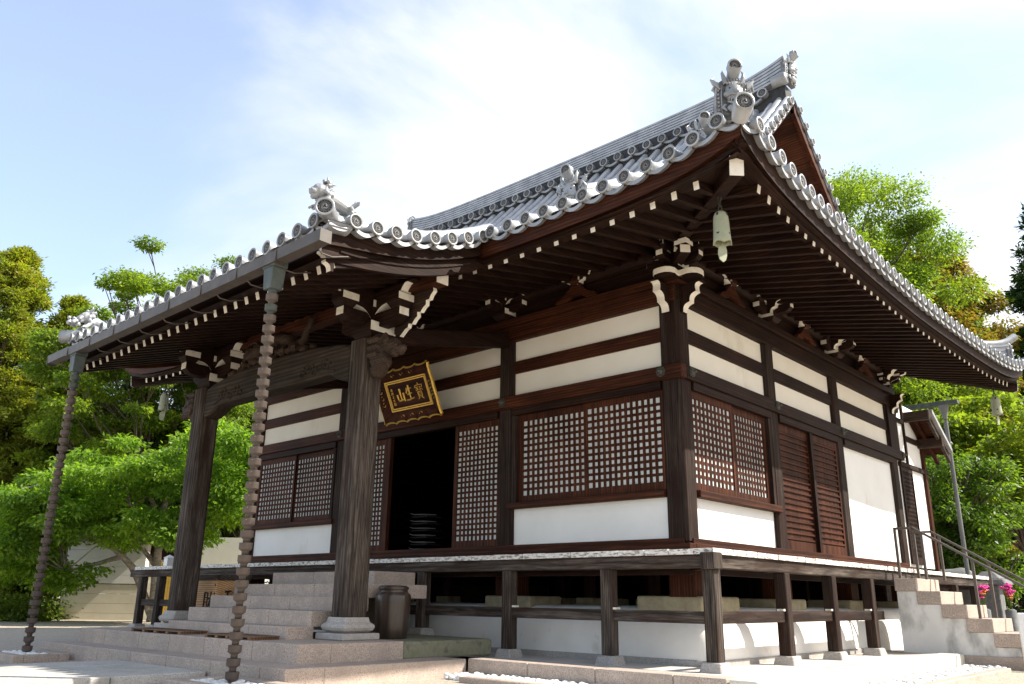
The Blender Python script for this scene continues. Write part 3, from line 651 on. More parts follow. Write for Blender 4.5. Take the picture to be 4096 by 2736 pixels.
# fascia boards (sweep along the eave line)
def corner_pt(t): return t
def sweep(paths, prof, closed=True):
    """paths: list of (P, outward) ; prof: (out, z)"""
    rows = []
    for P, o_ in paths: rows.append([P+o_*a+Vector((0, 0, b)) for a, b in prof+[prof[0]]])
    return MB().grid(rows, sm=False)
fp = []; 
for x in np.linspace(XL+.1, 2.30, 90): fp.append((Vector((x, -Ef(x), ZE+lift(sfx(x)))), Vector((0, -1, 0))))
cz = ZE+lift(.05)
c_out = Vector((1, -1, 0))
fpc = fp+[(Vector((2.45, -2.45, cz)), c_out)]
prf = [(-.13, -.30), (-.11, -.085), (-.40, -.07), (-.42, -.28)]
HP('fascia', sweep(fpc, prf), 'red_x'); HP('fascia', sweep(fpc, [(-.215, -.37), (-.20, -.302), (-.40, -.30), (-.40, -.36)]), 'wood_x')
sp_ = [(Vector((2.45, -2.45, cz)), c_out)]
for y in np.linspace(-2.30, DEP+2.30, 90): sp_.append((Vector((Es(y), y, ZE+lift(sfy(y)))), Vector((1, 0, 0))))
sp_.append((Vector((2.45, DEP+2.45, cz)), Vector((1, 1, 0))))
HP('fascia', sweep(sp_, prf), 'wood_y'); HP('fascia', sweep(sp_, [(-.215, -.37), (-.20, -.302), (-.40, -.30), (-.40, -.36)]), 'wood_y')
# hip rafters
for sx, sy in ((1, -1), (1, 1), (-1, -1)):
    cx = 0 if sx > 0 else 2*XM; cy = 0 if sy < 0 else DEP; D = Vector((sx, sy, 0))
    a = Vector((cx, cy, 4.62))+D*.02; b = Vector((cx, cy, 4.235))+D*2.15
    o = HP('hip_rafter', MB().beam(a, b, .17, .24), 'wood_x', .006)
    d = (b-a).normalized(); part('rafter_end', MB().beam(b+d*.001, b+d*.012, .168, .238), 'paint', o)
# ------------------------------------------------------------------ roof tiles
def disc_mesh(name, Rr, depth=.10, swirl=True):
    m = MB(); ax = ((1, 0, 0), (0, 0, 1), (0, -1, 0)); fl = Rr*.74
    m.lathe([(Rr*.86, -depth), (Rr*.88, -depth*.45), (Rr*.97, -depth*.16), (Rr, 0), (Rr*.99, .006), (Rr*.80, .008), (fl, .002), (fl, -.008)], n=28, ax=ax)
    m.lathe([(fl, -.008), (0, -.008)], n=28, ax=ax, mi=1, sm=False)
    for k in range(15): a = 2*PI*k/15; m.ball((fl*.86*math.cos(a), .006, fl*.86*math.sin(a)), Rr*.055, 6, 4, 2)
    m.lathe([(fl*.72, -.007), (fl*.70, -.002), (fl*.67, -.002), (fl*.65, -.007)], n=24, ax=ax, mi=2)
    if swirl:
        for k in range(3):
            pth = []; rad = []
            for j in range(11):
                t = j/10; a = 2*PI*k/3+t*2.9; r = fl*(.17+.42*t**.8); pth.append((r*math.cos(a), .006, r*math.sin(a))); rad.append(fl*(.155*(1-t)**.75+.025))
            m.tube(pth, rad, 6, 2)
    return m.mesh(name, ['tile', 'tile_dark', 'tile_mid'])
dmg = disc_mesh('ridge_tile', .108, .16); dm = disc_mesh('eave_tile', .102); dms = disc_mesh('small_tile', .086, .12); dmb = disc_mesh('great_tile', .122, .12); dmr = disc_mesh('ridge_end_tile', .105, .10)
ROTX = Matrix.Rotation(PI/2, 4, 'Z')
roof = HP('roof', MB().grid([[(x, y, zmain(x, y)-.05) for x in np.linspace(XL+.2, .46, 50)] for y in np.linspace(-2.25, YR, 26)]), 'tile')
def rowtube(mb, pts, r=.074):
    rad = [r*(1.0 if i % 2 == 0 else .93) for i in range(len(pts))]; mb.tube(pts, rad, 10, caps=False, a0=0, a1=2*PI)
tb = MB(); pans = MB(); pans2 = MB(); pans3 = MB()
xs_e = [2.07-.338*i for i in range(48)]
for x in xs_e:
    if x < XL+.4: break
    e = Ef(x); kohai = KX0+.1 < x < KX1-.05
    y0 = -e+.04+(.45 if kohai else 0); ytop = YR-.15 if 2*XM-.3 < x < .5 else (-(x)+.1 if x > 0 else -(2*XM-x)+.1)
    if ytop-y0 < .2: ytop = y0+.2
    nn = max(4, int((ytop-y0)/.16)); rowtube(tb, [(x, y0+(ytop-y0)*i/nn, zmain(x, y0+(ytop-y0)*i/nn)) for i in range(nn+1)])
    if not kohai: inst('eave_tile', dm, Matrix.Translation((x, -e, ZE+lift(sfx(x)))), roof)
def pan(mb, A, B, o_, up, length=.34):
    """concave lip tile between two round tiles"""
    rows = []
    for back, dz in ((0, -.055), (0, 0), (length, .02+up)):
        r = []
        for j in range(9):
            t = .06+.88*j/8; p = A.lerp(B, t)+o_*(-.035-back); r.append(p+Vector((0, 0, -.045-.065*math.sin(PI*t)+dz)))
        rows.append(r)
    under = [Vector(p)+Vector((0, 0, -.055)) for p in rows[2]]
    mb.grid([under, rows[0], rows[1], rows[2]], sm=False)
for a, b in zip(xs_e[:-1], xs_e[1:]):
    if b < XL+.4 or (KX0 < b < KX1-.1): continue
    pan(pans if b > KX0 else pans3, Vector((a, -Ef(a), ZE+lift(sfx(a)))), Vector((b, -Ef(b), ZE+lift(sfx(b)))), Vector((0, -1, 0)), .1)
ys_e = [-2.03+.318*i for i in range(44)]
for y in ys_e:
    e = Es(y); inst('eave_tile', dm, Matrix.Translation((e, y, ZE+lift(sfy(y)))) @ ROTX, roof)
    x1 = max(-.1, -y if y < 0 else (y-DEP if y > DEP else -.1)); x1 = min(x1, e-.3)
    nn = max(3, int((e-x1)/.2)); rowtube(tb, [(e-.04-(e-.04-x1)*i/nn, y, zside(e-.04-(e-.04-x1)*i/nn, y)) for i in range(nn+1)])
for a, b in zip(ys_e[:-1], ys_e[1:]):
    pan(pans2, Vector((Es(a), a, ZE+lift(sfy(a)))), Vector((Es(b), b, ZE+lift(sfy(b)))), Vector((1, 0, 0)), .1)
cA_, cB_ = Vector((2.07, -Ef(2.07), ZE+lift(sfx(2.07)))), Vector((Es(-2.03), -2.03, ZE+lift(sfy(-2.03)))); cm = Vector((2.36, -2.36, cz-.10))
pan(pans, cA_, cm, Vector((0, -1, 0)), .1, .5); pan(pans2, cm, cB_, Vector((1, 0, 0)), .1, .5)
HP('tile_rows', tb, 'tile'); HP('pan_tiles', pans, 'tile'); HP('pan_tiles', pans2, 'tile'); HP('pan_tiles', pans3, 'tile')
HP('side_roof', MB().grid([[(x, y, zside(x, y)-.05) for y in np.linspace(max(-x, -2.3), min(DEP+x, DEP+2.3), 30)] for x in np.linspace(2.2, .0, 10)]), 'tile')
HP('rear_roof', MB().grid([[(x, y, zmain(x, 2*YR-y)-.05) for x in np.linspace(XL+.2, .45, 12)] for y in np.linspace(YR, DEP+.9, 16)]), 'tile')
# verges of the gable
def zg(y): return zmain(-1.5, y if y <= YR else 2*YR-y)
XV = .50
for side in (0, 1):
    tb = MB(); 
    ps = [(.20, yy if side == 0 else 2*YR-yy, zg(yy)+.03) for yy in np.linspace(-.2, YR-.1, 26)]
    rowtube(tb, ps, .085); 
    d = 0.0; yy = YR-.22; lst = []
    while yy > .0:
        lst.append(yy); sl_ = .32+.128*(yy+2.35); yy -= .36/math.sqrt(1+sl_*sl_)
    for yy in lst:
        y = yy if side == 0 else 2*YR-yy; z = zg(yy)-.02
        rowtube(tb, [(XV-.24, y, z+.02), (XV-.1, y, z+.01), (XV-.01, y, z)], .066); inst('verge_tile', dms, Matrix.Translation((XV, y, z)) @ ROTX, roof)
    for a, b in zip(lst[:-1], lst[1:]):
        ya, yb_ = (a, b) if side == 0 else (2*YR-a, 2*YR-b); pan(tb, Vector((XV, ya, zg(a)-.02)), Vector((XV, yb_, zg(b)-.02)), Vector((1, 0, 0)), .02, .2)
    HP('verge_rows', tb, 'tile')
    rows = [[(xx, yy if side == 0 else 2*YR-yy, zg(yy)+dz) for xx, dz in ((XV-.06, -.12), (XV-.06, -.22 if side == 0 else -.40), (XV-.14, -.22 if side == 0 else -.40), (XV-.14, -.12), (XV-.06, -.12))] for yy in np.linspace(.1, YR, 20)]
    HP('bargeboard', MB().grid(rows, sm=False), 'red_y')
    rows = [[(xx, yy if side == 0 else 2*YR-yy, zg(yy)+dz) for xx, dz in ((XV-.02, -.105), (XV-.02, -.125), (-.45, -.125), (-.45, -.105))] for yy in np.linspace(.1, YR, 20)]
    HP('verge_soffit', MB().grid(rows, sm=False), ['pipe'])
    rows = [[(xx, yy if side == 0 else 2*YR-yy, zg(yy)+dz) for xx, dz in ((XV-.15, -.13), (XV-.15, -.20), (-.40, -.20), (-.40, -.13))] for yy in np.linspace(.1, YR, 20)]
    HP('verge_boards', MB().grid(rows, sm=False), 'vergew')
gb = MB(); nb = 16
for i in range(nb):
    za, zb_ = 5.3+i*.27, 5.3+(i+1)*.27-.004
    def yat(z):
        lo, hi = -2.2, YR
        for _ in range(30):
            m_ = (lo+hi)/2
            if zg(m_)-.12 < z: lo = m_
            else: hi = m_
        return lo
    ya, y2 = yat(za), yat(zb_)
    if YR-y2 < .05: break
    gb.prism([(-.40+.012, ya, za), (-.40+.012, 2*YR-ya, za), (-.40, 2*YR-y2, zb_), (-.40, y2, zb_)], (-.05, 0, 0))
HP('gable_wall', gb, 'gable')
# main ridge: stacked flat tiles with an upswept end
def zrid(x): e = min(.44-x, x-(2*XM+.45)); return 9.36+.20*math.exp(-max(e, 0)/.9)
rb = MB(); xr = np.linspace(2*XM+.5, .36, 60)
for k in range(11):
    hw = .17 if k % 2 == 0 else .125; z0 = .04+(k//2)*.064+(.044 if k % 2 else 0)
    rows = [[(x, YR+a*hw, zrid(x)+(z0+((.044 if k % 2 == 0 else .02) if b else 0))*(1+.25*math.exp(-min(.22-x, x-2*XM+.22)/.8))) for a, b in ((-1, 0), (-1, 1), (1, 1), (1, 0), (-1, 0))] for x in xr]
    rb.grid(rows, sm=False)
rb.tube([(x, YR, zrid(x)+.41*(1+.2*math.exp(-min(.22-x, x-2*XM+.22)/.8))) for x in xr], .085, 10)
ridge = HP('ridge', rb, 'tile')
HP('ridge_base', MB().box(2*XM+.5, .36, YR-.15, YR+.15, 8.8, 9.40), 'tile_dark')  # near black colour paints the shadow band below the ridge tile row
x = -.08
while x > 2*XM+.7:
    inst('ridge_tile', dmg, Matrix.Translation((x, YR-.28, zrid(x)-.13)), ridge); x -= .40
rl = MB(); x = -.08
while x > 2*XM+1.0:
    pan(rl, Vector((x, YR-.27, zrid(x)-.13)), Vector((x-.4, YR-.27, zrid(x-.4)-.13)), Vector((0, -1, 0)), .0, .12); x -= .4
HP('ridge_lip', rl, 'tile')
# demon ridge-end tiles
def demon(scale):
    m = MB()
    # face looks toward -y, width ~.5, height ~.62
    plate = [(-.24, 0, -.02), (-.27, 0, .12), (-.22, 0, .34), (-.25, 0, .44), (-.15, 0, .52), (.15, 0, .52), (.25, 0, .44), (.22, 0, .34), (.27, 0, .12), (.24, 0, -.02)]
    m.prism(plate, (0, .10, 0), 2)  # plate coloured darker to paint the shade between the relief
    for s_ in (-1, 1):
        for k in range(6): m.ball((s_*.215, -.012, .03+k*.062), .021, 7, 5)
        m.tube([(s_*.17, 0, .0), (s_*.175, -.02, .2), (s_*.165, -.02, .38)], .014, 6)
        m.tube([(s_*.255, .02, 0), (s_*.26, -.01, .2), (s_*.235, -.01, .40)], .018, 6)
        m.tube([(s_*.10, -.03, .45), (s_*.135, -.06, .52), (s_*.15, -.05, .60), (s_*.13, -.02, .67)], [.042, .034, .022, .006], 8)   # horn
        m.ball((s_*.075, -.075, .335), (.042, .035, .036), 8, 6); m.ball((s_*.075, -.108, .33), .017, 6, 4, 1)                      # eye
        for k in range(3): m.tube([(s_*(.03+.035*k), -.10, .38+.01*k), (s_*(.05+.04*k), -.115, .415), (s_*(.075+.04*k), -.09, .40)], [.02, .018, .008], 6)   # brow curls
        m.ball((s_*.10, -.07, .25), (.06, .05, .05), 8, 6)                                                                         # cheek
        m.tube([(s_*.06, -.09, .20), (s_*.065, -.115, .16), (s_*.07, -.11, .11)], [.018, .014, .003], 6)                            # fang
        m.tube([(s_*.19, -.01, .36), (s_*.26, -.03, .42), (s_*.29, 0, .36), (s_*.24, 0, .30)], [.03, .032, .026, .01], 6, flat=.6)   # ear
        for k in range(4): m.tube([(s_*.20, .0, .40+.02*k), (s_*(.27+.01*k), .0, .45+.025*k), (s_*(.30-.02*k), .02, .52+.02*k)], [.022, .018, .004], 6)
        m.tube([(s_*.13, -.03, .10), (s_*.17, -.05, .05), (s_*.12, -.06, -.0)], [.03, .026, .01], 6)
    m.ball((0, -.055, .30), (.13, .08, .19), 12, 8); m.ball((0, -.135, .27), (.045, .05, .035), 8, 6); m.ball((-.035, -.12, .26), .028, 7, 5); m.ball((.035, -.12, .26), .028, 7, 5)
    m.tube([(-.12, -.07, .215), (-.07, -.12, .235), (0, -.13, .225), (.07, -.12, .235), (.12, -.07, .215)], [.016, .024, .024, .024, .016], 7)   # upper lip
    m.ball((0, -.09, .165), (.085, .02, .045), 8, 5, 1)                                                                             # open mouth
    m.tube([(-.10, -.07, .14), (-.05, -.11, .10), (0, -.12, .09), (.05, -.11, .10), (.10, -.07, .14)], [.016, .022, .026, .022, .016], 7)
    m.ball((0, -.07, .04), (.12, .05, .07), 10, 6)
    for k in range(5): m.tube([(-.08+.04*k, -.09, .46), (-.08+.04*k, -.05, .52), (-.06+.03*k, .0, .55)], [.018, .018, .008], 6)
    m.xf(Matrix.Scale(scale, 4)); return m
def oni(loc, ang, scale, name='ridge_ornament', top=True, tilt=.55):
    m = demon(scale); m.xf(Matrix.Translation(loc) @ Matrix.Rotation(ang, 4, 'Z')); o = HP(name, m, ['tile', 'tile_dark', 'tile_mid'], .004)
    if top:
        Mx = Matrix.Translation(loc) @ Matrix.Rotation(ang, 4, 'Z')
        p0 = Vector((0, .10, .50))*scale; p1 = Vector((0, -.06, .58))*scale; p2 = Vector((0, -.16, .66))*scale
        t = MB().tube([Mx @ p0, Mx @ p1, Mx @ p2], [.075*scale, .085*scale, .103*scale], 16, caps=False)
        part('cap_tube', t, 'tile', o)
        dmx = inst('cap_tile', dmr, Mx @ Matrix.Translation(p2) @ Matrix.Rotation(.12, 4, 'X') @ Matrix.Scale(scale*1.0, 4), o)
    return o
D45 = -PI/4
# (rotation: face looks toward -y; +45 deg turns it toward +x-y)
def hipz(t): return ZE+.32*(2.42-t)+.0605*(2.42-t)**2+lift(max(0, (2.42-t)*1.0))*math.exp(-(2.42-t)/1.2)
hr = MB()
def hipband(t0, t1, z0, layers, hw):
    n_ = 22; ts = np.linspace(t0, t1, n_); nrm = Vector((1, 1, 0)).normalized()
    for k in range(layers):
        w_ = hw if k % 2 == 0 else hw*.88
        rows = [[Vector((t, -t, hipz(t)+z0+k*.05+(.045 if b else 0)+.10*math.exp(-(abs(t-t0))/.3)))+nrm*a*w_ for a, b in ((-1, 0), (-1, 1), (1, 1), (1, 0), (-1, 0))] for t in ts]
        hr.grid(rows, sm=False)
    hr.tube([Vector((t, -t, hipz(t)+z0+layers*.05+.03+.10*math.exp(-(abs(t-t0))/.3))) for t in ts], .08, 10)
hipband(2.06, .0, .02, 4, .15); hipband(1.28, .0, .22, 4, .13)
HP('hip_ridge', hr, 'tile')
oni((2.20, -2.20, hipz(2.10)+.10), PI/4, .86); oni((1.30, -1.30, hipz(1.24)+.14), PI/4, .74)
o = HP('corner_tube', MB().tube([(2.30, -2.30, cz-.16), (2.36, -2.36, cz-.10), (2.42, -2.42, cz-.05), (2.447, -2.447, cz-.035)], [.09, .112, .118, .118], 18, caps=False), 'tile')
inst('great_tile', dmb, Matrix.Translation((2.452, -2.452, cz-.035)) @ Matrix.Rotation(PI/4, 4, 'Z') @ Matrix.Rotation(.0, 4, 'X') @ Matrix.Scale(1, 4), o)
# descending ridge on the front slope and its demon
for xk, yk in ((-.83, -1.46),):
    kr = MB(); ys_ = np.linspace(yk+.05, YR-.3, 30)
    for k in range(7):
        hw = .15 if k % 2 == 0 else .14
        kr.grid([[(xk+a*hw, y, zmain(xk, y)+.02+k*.05+(.045 if b else 0)) for a, b in ((-1, 0), (-1, 1), (1, 1), (1, 0), (-1, 0))] for y in ys_], sm=False)
    kr.tube([(xk, y, zmain(xk, y)+.41) for y in ys_], .09, 10); HP('descending_ridge', kr, 'tile')
    oni((xk, yk, zmain(xk, yk)+.06), .0, .95)
oni((.43, YR, zrid(.43)-.06), PI/2, .92); oni((2*XM+.42, YR, zrid(.43)-.06), -PI/2, .9)
o = HP('ridge_scroll', MB().lathe([(0, .30), (.10, .30), (.13, .27), (.13, 0)], (.14, YR-.20, zrid(.3)-.02), 18, ax=((0, 1, 0), (0, 0, 1), (1, 0, 0))), 'tile')
# ------------------------------------------------------------------ far corner hip ridge (seen beyond the right eave)
fr = MB(); nrm = Vector((1, -1, 0)).normalized()
for k in range(7):
    w_ = .15 if k % 2 == 0 else .132
    fr.grid([[Vector((t, DEP+t, hipz(t)+.02+k*.05+(.045 if b else 0)+.08*math.exp(-(2.1-t)/.3)))+nrm*a*w_ for a, b in ((-1, 0), (-1, 1), (1, 1), (1, 0), (-1, 0))] for t in np.linspace(2.1, .2, 14)], sm=False)
fr.tube([Vector((t, DEP+t, hipz(t)+.42+.22*math.exp(-(2.3-t)/.25))) for t in np.linspace(2.3, .2, 16)], .09, 10); HP('hip_ridge', fr, 'tile')
oni((2.1, DEP+2.1, hipz(2.1)-.05), 3*PI/4, .8, top=False)
# ------------------------------------------------------------------ porch roof
pr = HP('porch_roof', MB().grid([[(x, y, zk(x, y)-.05) for x in np.linspace(KX0+.05, KX1-.05, 40)] for y in np.linspace(KY+.02, -1.75, 20)]), 'tile')
tb = MB(); pans = MB(); xs_k = [KX1-.30-.343*i for i in range(23)]
for x in xs_k:
    rowtube(tb, [(x, KY+.03+i*.165, zk(x, KY+.03+i*.165)) for i in range(20)]); inst('eave_tile', dm, Matrix.Translation((x, KY, zk(x, KY))), pr)
for a, b in zip(xs_k[:-1], xs_k[1:]): pan(pans, Vector((a, KY, zk(a, KY))), Vector((b, KY, zk(b, KY))), Vector((0, -1, 0)), .02)
vy = [-4.64, -4.30, -3.985, -3.65, -3.315, -2.995, -2.68, -2.38]
for y in vy:
    z = zk(KX1, y); rowtube(tb, [(KX1-.42, y, z+.05), (KX1-.2, y, z+.01), (KX1-.01, y, z)], .068); inst('porch_tile', dm, Matrix.Translation((KX1, y, z)) @ ROTX, pr)
    rowtube(tb, [(KX0+.42, y, z+.05), (KX0+.2, y, z+.01), (KX0+.01, y, z)], .068)
for a, b in zip(vy[:-1], vy[1:]):
    pan(pans, Vector((KX1, a, zk(KX1, a))), Vector((KX1, b, zk(KX1, b))), Vector((1, 0, 0)), .02, .3); pan(pans, Vector((KX0, b, zk(KX1, b))), Vector((KX0, a, zk(KX1, a))), Vector((-1, 0, 0)), .02, .3)
pan(pans, Vector((KX1-.30, KY, zk(KX1-.3, KY))), Vector((KX1+.0, KY+.02, zk(KX1, KY)-.05)), Vector((0, -1, 0)), .02); pan(pans, Vector((KX1, KY+.02, zk(KX1, KY)-.05)), Vector((KX1, -4.64, zk(KX1, -4.64))), Vector((1, 0, 0)), .02, .3)
for xv in (KX1-.33, KX0+.33):
    rowtube(tb, [(xv, y, zk(xv, y)+.10) for y in np.linspace(KY+.12, -1.9, 20)], .105)
HP('porch_rows', tb, 'tile'); HP('porch_pans', pans, 'tile')
for xv, s_ in ((KX1-.03, 1), (KX0+.03, -1)):
    z = zk(KX1, KY)+.02
    o = HP('corner_tube', MB().tube([(xv-s_*.4, KY+.4, z+.10), (xv-s_*.12, KY+.10, z+.03), (xv+s_*.05, KY-.06, z)], [.09, .11, .118], 18, caps=False), 'tile')
    inst('great_tile', dmb, Matrix.Translation((xv+s_*.055, KY-.065, z)) @ Matrix.Rotation(s_*PI/4, 4, 'Z'), o)
# left rim curl
HP('rim_tile', MB().tube([(KX0-.03, KY+.02, zk(KX1, KY)+.05), (KX0-.03, KY+.5, zk(KX1, KY+.5)+.02)], .12, 12, a0=PI*.9, a1=PI*1.9, caps=False), 'tile')
# porch soffit, rafters, fascia, gutter, verge board
def zks(y): return 3.29+.318*(y+4.75)
x = -2.02; k = 0
while x > -9.75:
    rafter((x, -4.75, zks(-4.75)), (x, -1.95, zks(-1.95)), 'porch_rafter'); x -= .285
HP('soffit', MB().grid([[(x, y, zks(y)+.056) for x in (-9.75, -5.8, -1.9)] for y in (-5.0, -4, -3, -2.0)]), 'wood_x')
HP('fascia', MB().prism([(-9.75, -4.98, 3.40), (-9.75, -4.94, 3.62), (-9.75, -4.66, 3.66), (-9.75, -4.70, 3.37)], (7.75, 0, 0)), 'wood_x', .006)
gt = MB(); gy0, gy1 = -5.30, -5.14
gpr = [(gy0, 3.425), (gy0+.01, 3.285), (gy1, 3.285), (gy1, 3.44), (gy1-.012, 3.44), (gy1-.012, 3.30), (gy0+.024, 3.30), (gy0+.014, 3.425)]
def zgut(x): return .03*math.exp(-min(-1.52-x, x+9.86)/1.0)
for a, b in zip(np.linspace(-9.86, -1.52, 10)[:-1], np.linspace(-9.86, -1.52, 10)[1:]):
    gt.prism([(a+.002, y, z+zgut(a)) for y, z in gpr], (b-a-.004, 0, 0)); gt.box(b-.02, b+.02, gy0-.006, gy0+.004, 3.285, 3.43) if b < -1.6 else None
gt.box(-1.528, -1.515, gy0, gy1, 3.287, 3.445); gt.box(-9.865, -9.853, gy0, gy1, 3.287, 3.445)
gut = HP('gutter', gt, 'copper')
for x in np.linspace(-9.6, -1.75, 11):
    part('gutter_bracket', MB().tube([(x, -5.13, 3.40), (x, -5.15, 3.29), (x, -5.1, 3.25), (x, -4.95, 3.25), (x, -4.72, 3.33)], .010, 6), 'copper', gut)
# verge board of the porch
vb = MB(); ysv = np.linspace(-5.03, -2.28, 24)
rows = [[(xx, y, zt) for xx, zt in ((-1.90, zk(KX1, y)-.09), (-1.90, zk(KX1, y)-.28-.10*math.exp(-(y+5.03)/.35)), (-1.98, zk(KX1, y)-.28-.10*math.exp(-(y+5.03)/.35)), (-1.98, zk(KX1, y)-.09), (-1.90, zk(KX1, y)-.09))] for y in ysv]
HP('verge_board', MB().grid(rows, sm=False), 'wood_y')
vb = MB(); rows = [[(xx, y, zk(KX1, y)+dz-.06*math.exp(-(y+4.9)/.3)) for xx, dz in ((-1.96, -.283), (-1.96, -.50), (-2.04, -.50), (-2.04, -.283), (-1.96, -.283))] for y in np.linspace(-4.90, -2.30, 24)]
HP('verge_board', MB().grid(rows, sm=False), 'wood_y')
vb = MB(); rows = [[(xx, y, zk(KX1, y)+dz) for xx, dz in ((-1.94, -.36), (-1.94, -.385), (-2.0, -.385), (-2.0, -.36), (-1.94, -.36))] for y in np.linspace(-4.7, -2.45, 16)]
HP('verge_moulding', MB().grid(rows, sm=False), 'post_y')
nm = MB(); nosing(nm, (-2.0, -4.78, 3.47), (0, -1, 0), .28, .30, .09); HP('verge_tip', nm, ['wood_y', 'paint'], .003)
vb = MB(); rows = [[(xx, y, zk(KX0, y)+dz) for xx, dz in ((KX0+.15, -.09), (KX0+.15, -.45), (KX0+.23, -.45), (KX0+.23, -.09), (KX0+.15, -.09))] for y in np.linspace(-5.03, -2.28, 12)]
HP('verge_board', MB().grid(rows, sm=False), 'red_y')
# porch columns and rainbow beam
PCX = (-3.45, -8.12); PCY = -3.05; ch = .19
for cx in PCX:
    c_ = .055; ring = [(-ch+c_, -ch), (ch-c_, -ch), (ch, -ch+c_), (ch, ch-c_), (ch-c_, ch), (-ch+c_, ch), (-ch, ch-c_), (-ch, -ch+c_)]
    o = HP('porch_column', MB().prism([(cx+a, PCY+b, -.90) for a, b in ring], (0, 0, 3.88)), 'grey_z', .012)
    b = MB(); b.box(cx-.305, cx+.305, PCY-.305, PCY+.305, ZU, ZU+.085)
    prof = [(.19, ZU+.086), (.25, ZU+.12), (.272, ZU+.165), (.255, ZU+.195), (.215, ZU+.225), (.20, ZU+.285)]
    def sq(r): return [(cx+a*r*(1 if abs(a) != abs(b_) else .96), PCY+b_*r*(1 if abs(a) != abs(b_) else .96)) for a, b_ in ((-1, -1), (0, -1.02), (1, -1), (1.02, 0), (1, 1), (0, 1.02), (-1, 1), (-1.02, 0), (-1, -1))]
    b.grid([[(p[0], p[1], z) for p in sq(r)] for r, z in prof], sm=False); part('column_base', b, 'granite_grey', o, .012)
kp = []
n_ = 26
for i in range(n_+1):
    t = i/n_; x = -7.93+t*(4.29); s_ = math.sin(PI*t); kp.append((x, 2.93+.20*s_**.6))
for i in range(n_, -1, -1):
    t = i/n_; x = -7.93+t*(4.29); e_ = min(t, 1-t); kp.append((x, 2.40+(.17 if e_ > .12 else .17*(e_/.12)**2)))
rbm = HP('rainbow_beam', MB().prism([(x, PCY-.15, z) for x, z in kp], (0, .30, 0)), 'beamw', .05, seg=3)
cv = MB()
for s_, xb in ((1, -4.2), (-1, -7.37)):
    for k in range(7):
        x = xb-s_*k*.11; z = 2.72+.07*math.sin(k*1.7)
        pth = [(x+s_*.09*math.cos(a)*(1-a/9), PCY-.152, z+.07*math.sin(a)*(1-a/9)) for a in np.linspace(0, 6.5, 14)]; cv.tube(pth, [.010+.006*math.sin(i/13*PI) for i in range(14)], 6)
    pth = [(xb+s_*.2-s_*t*1.5, PCY-.152, 2.60+.13*t+.05*math.sin(t*7)) for t in np.linspace(0, 1, 20)]; cv.tube(pth, [.014*(1-i/24) for i in range(20)], 6)
part('beam_carving', cv, 'beamw', rbm)
HP('porch_purlin', MB().box(-9.4, -2.13, -2.92, -2.70, 3.64, 3.84), 'red_x', .006); HP('purlin_end', MB().box(-2.129, -2.118, -2.918, -2.702, 3.642, 3.838), 'paint')
HP('purlin_end', MB().box(-9.411, -9.401, -2.918, -2.702, 3.642, 3.838), 'paint')
for cx in PCX:
    bracket('porch_bracket', cx, -2.95, 2.985, 1.38, 0, True, [((-1, 0, 0), .98, .36), ((1, 0, 0), .98, .36), ((0, -1, 0), 1.0, .42)])
    HP('cap_plate', MB().taper(cx, -2.95, .26, .26, 2.93, .20, .20, 2.99), 'post_x', .01)
    # wing carving with scalloped white edge
    wm = MB(); s_ = 1 if cx > XM else -1
    pts = [(.30, .02), (.55, .05), (.62, .12), (.75, .16), (.80, .26), (.92, .30), (.98, .40), (1.08, .46), (1.12, .58), (.5, .58), (.3, .3)]
    P = []; ed = []
    for i in range(len(pts)):
        a = Vector(pts[i]); b_ = Vector(pts[(i+1) % len(pts)]); P.append((cx+s_*a.x, -2.80, 3.08+a.y)); ed.append(1 if i < 8 else 0)
        if i < 8: mid = (a+b_)/2; nrm_ = Vector(((b_-a).y, -(b_-a).x)); m2 = mid+nrm_*.30; P.append((cx+s_*m2.x, -2.80, 3.08+m2.y)); ed.append(1)
    wm.prism(P, (0, .07, 0), 0, ed); HP('wing_carving', wm, ['carve', 'paint'])
    HP('link_beam', MB().beam((cx, -2.9, 3.10), (CX[1] if cx > XM else CX[2], .05, 3.75), .18, .26), 'wood_y', .02)
# animal heads beside the column tops
def beast(cx, s_):
    m = MB(); c = Vector((cx+s_*.19, PCY, 2.70))
    def P(a, b, d=0): return c+Vector((s_*a, d, b))
    m.ball(P(.15, .10), (.22, .15, .20)); m.ball(P(.08, .22), (.16, .14, .12)); m.ball(P(.30, .10), (.16, .12, .12))
    m.tube([P(.30, .14), P(.46, .12), P(.58, .02), P(.62, -.05)], [.11, .09, .07, .045], 10); m.tube([P(.34, .03), P(.46, -.02), P(.52, -.06)], [.08, .06, .03], 8)
    m.ball(P(.62, .03), (.07, .07, .055)); m.tube([P(.26, .22, -.1), P(.36, .26, -.1), P(.42, .18, -.1)], [.03, .04, .01], 8); m.ball(P(.36, .17, -.12), .032, 8, 6)
    for k in range(9): a = k*.7; m.ball(P(.05+.07*(k % 3), .22-.11*(k//3), -.13), .055, 8, 6)
    for k in range(5): m.tube([P(.10+.06*k, -.02, -.12), P(.14+.07*k, -.14, -.13), P(.20+.07*k, -.24, -.10)], [.045, .04, .012], 7)
    m.ball(P(.12, -.20), (.16, .13, .14)); m.ball(P(.22, -.10), (.14, .12, .12))
    joined(m, 'animal_carving', 'carve', H, .016)
beast(PCX[0], 1); beast(PCX[1], -1)
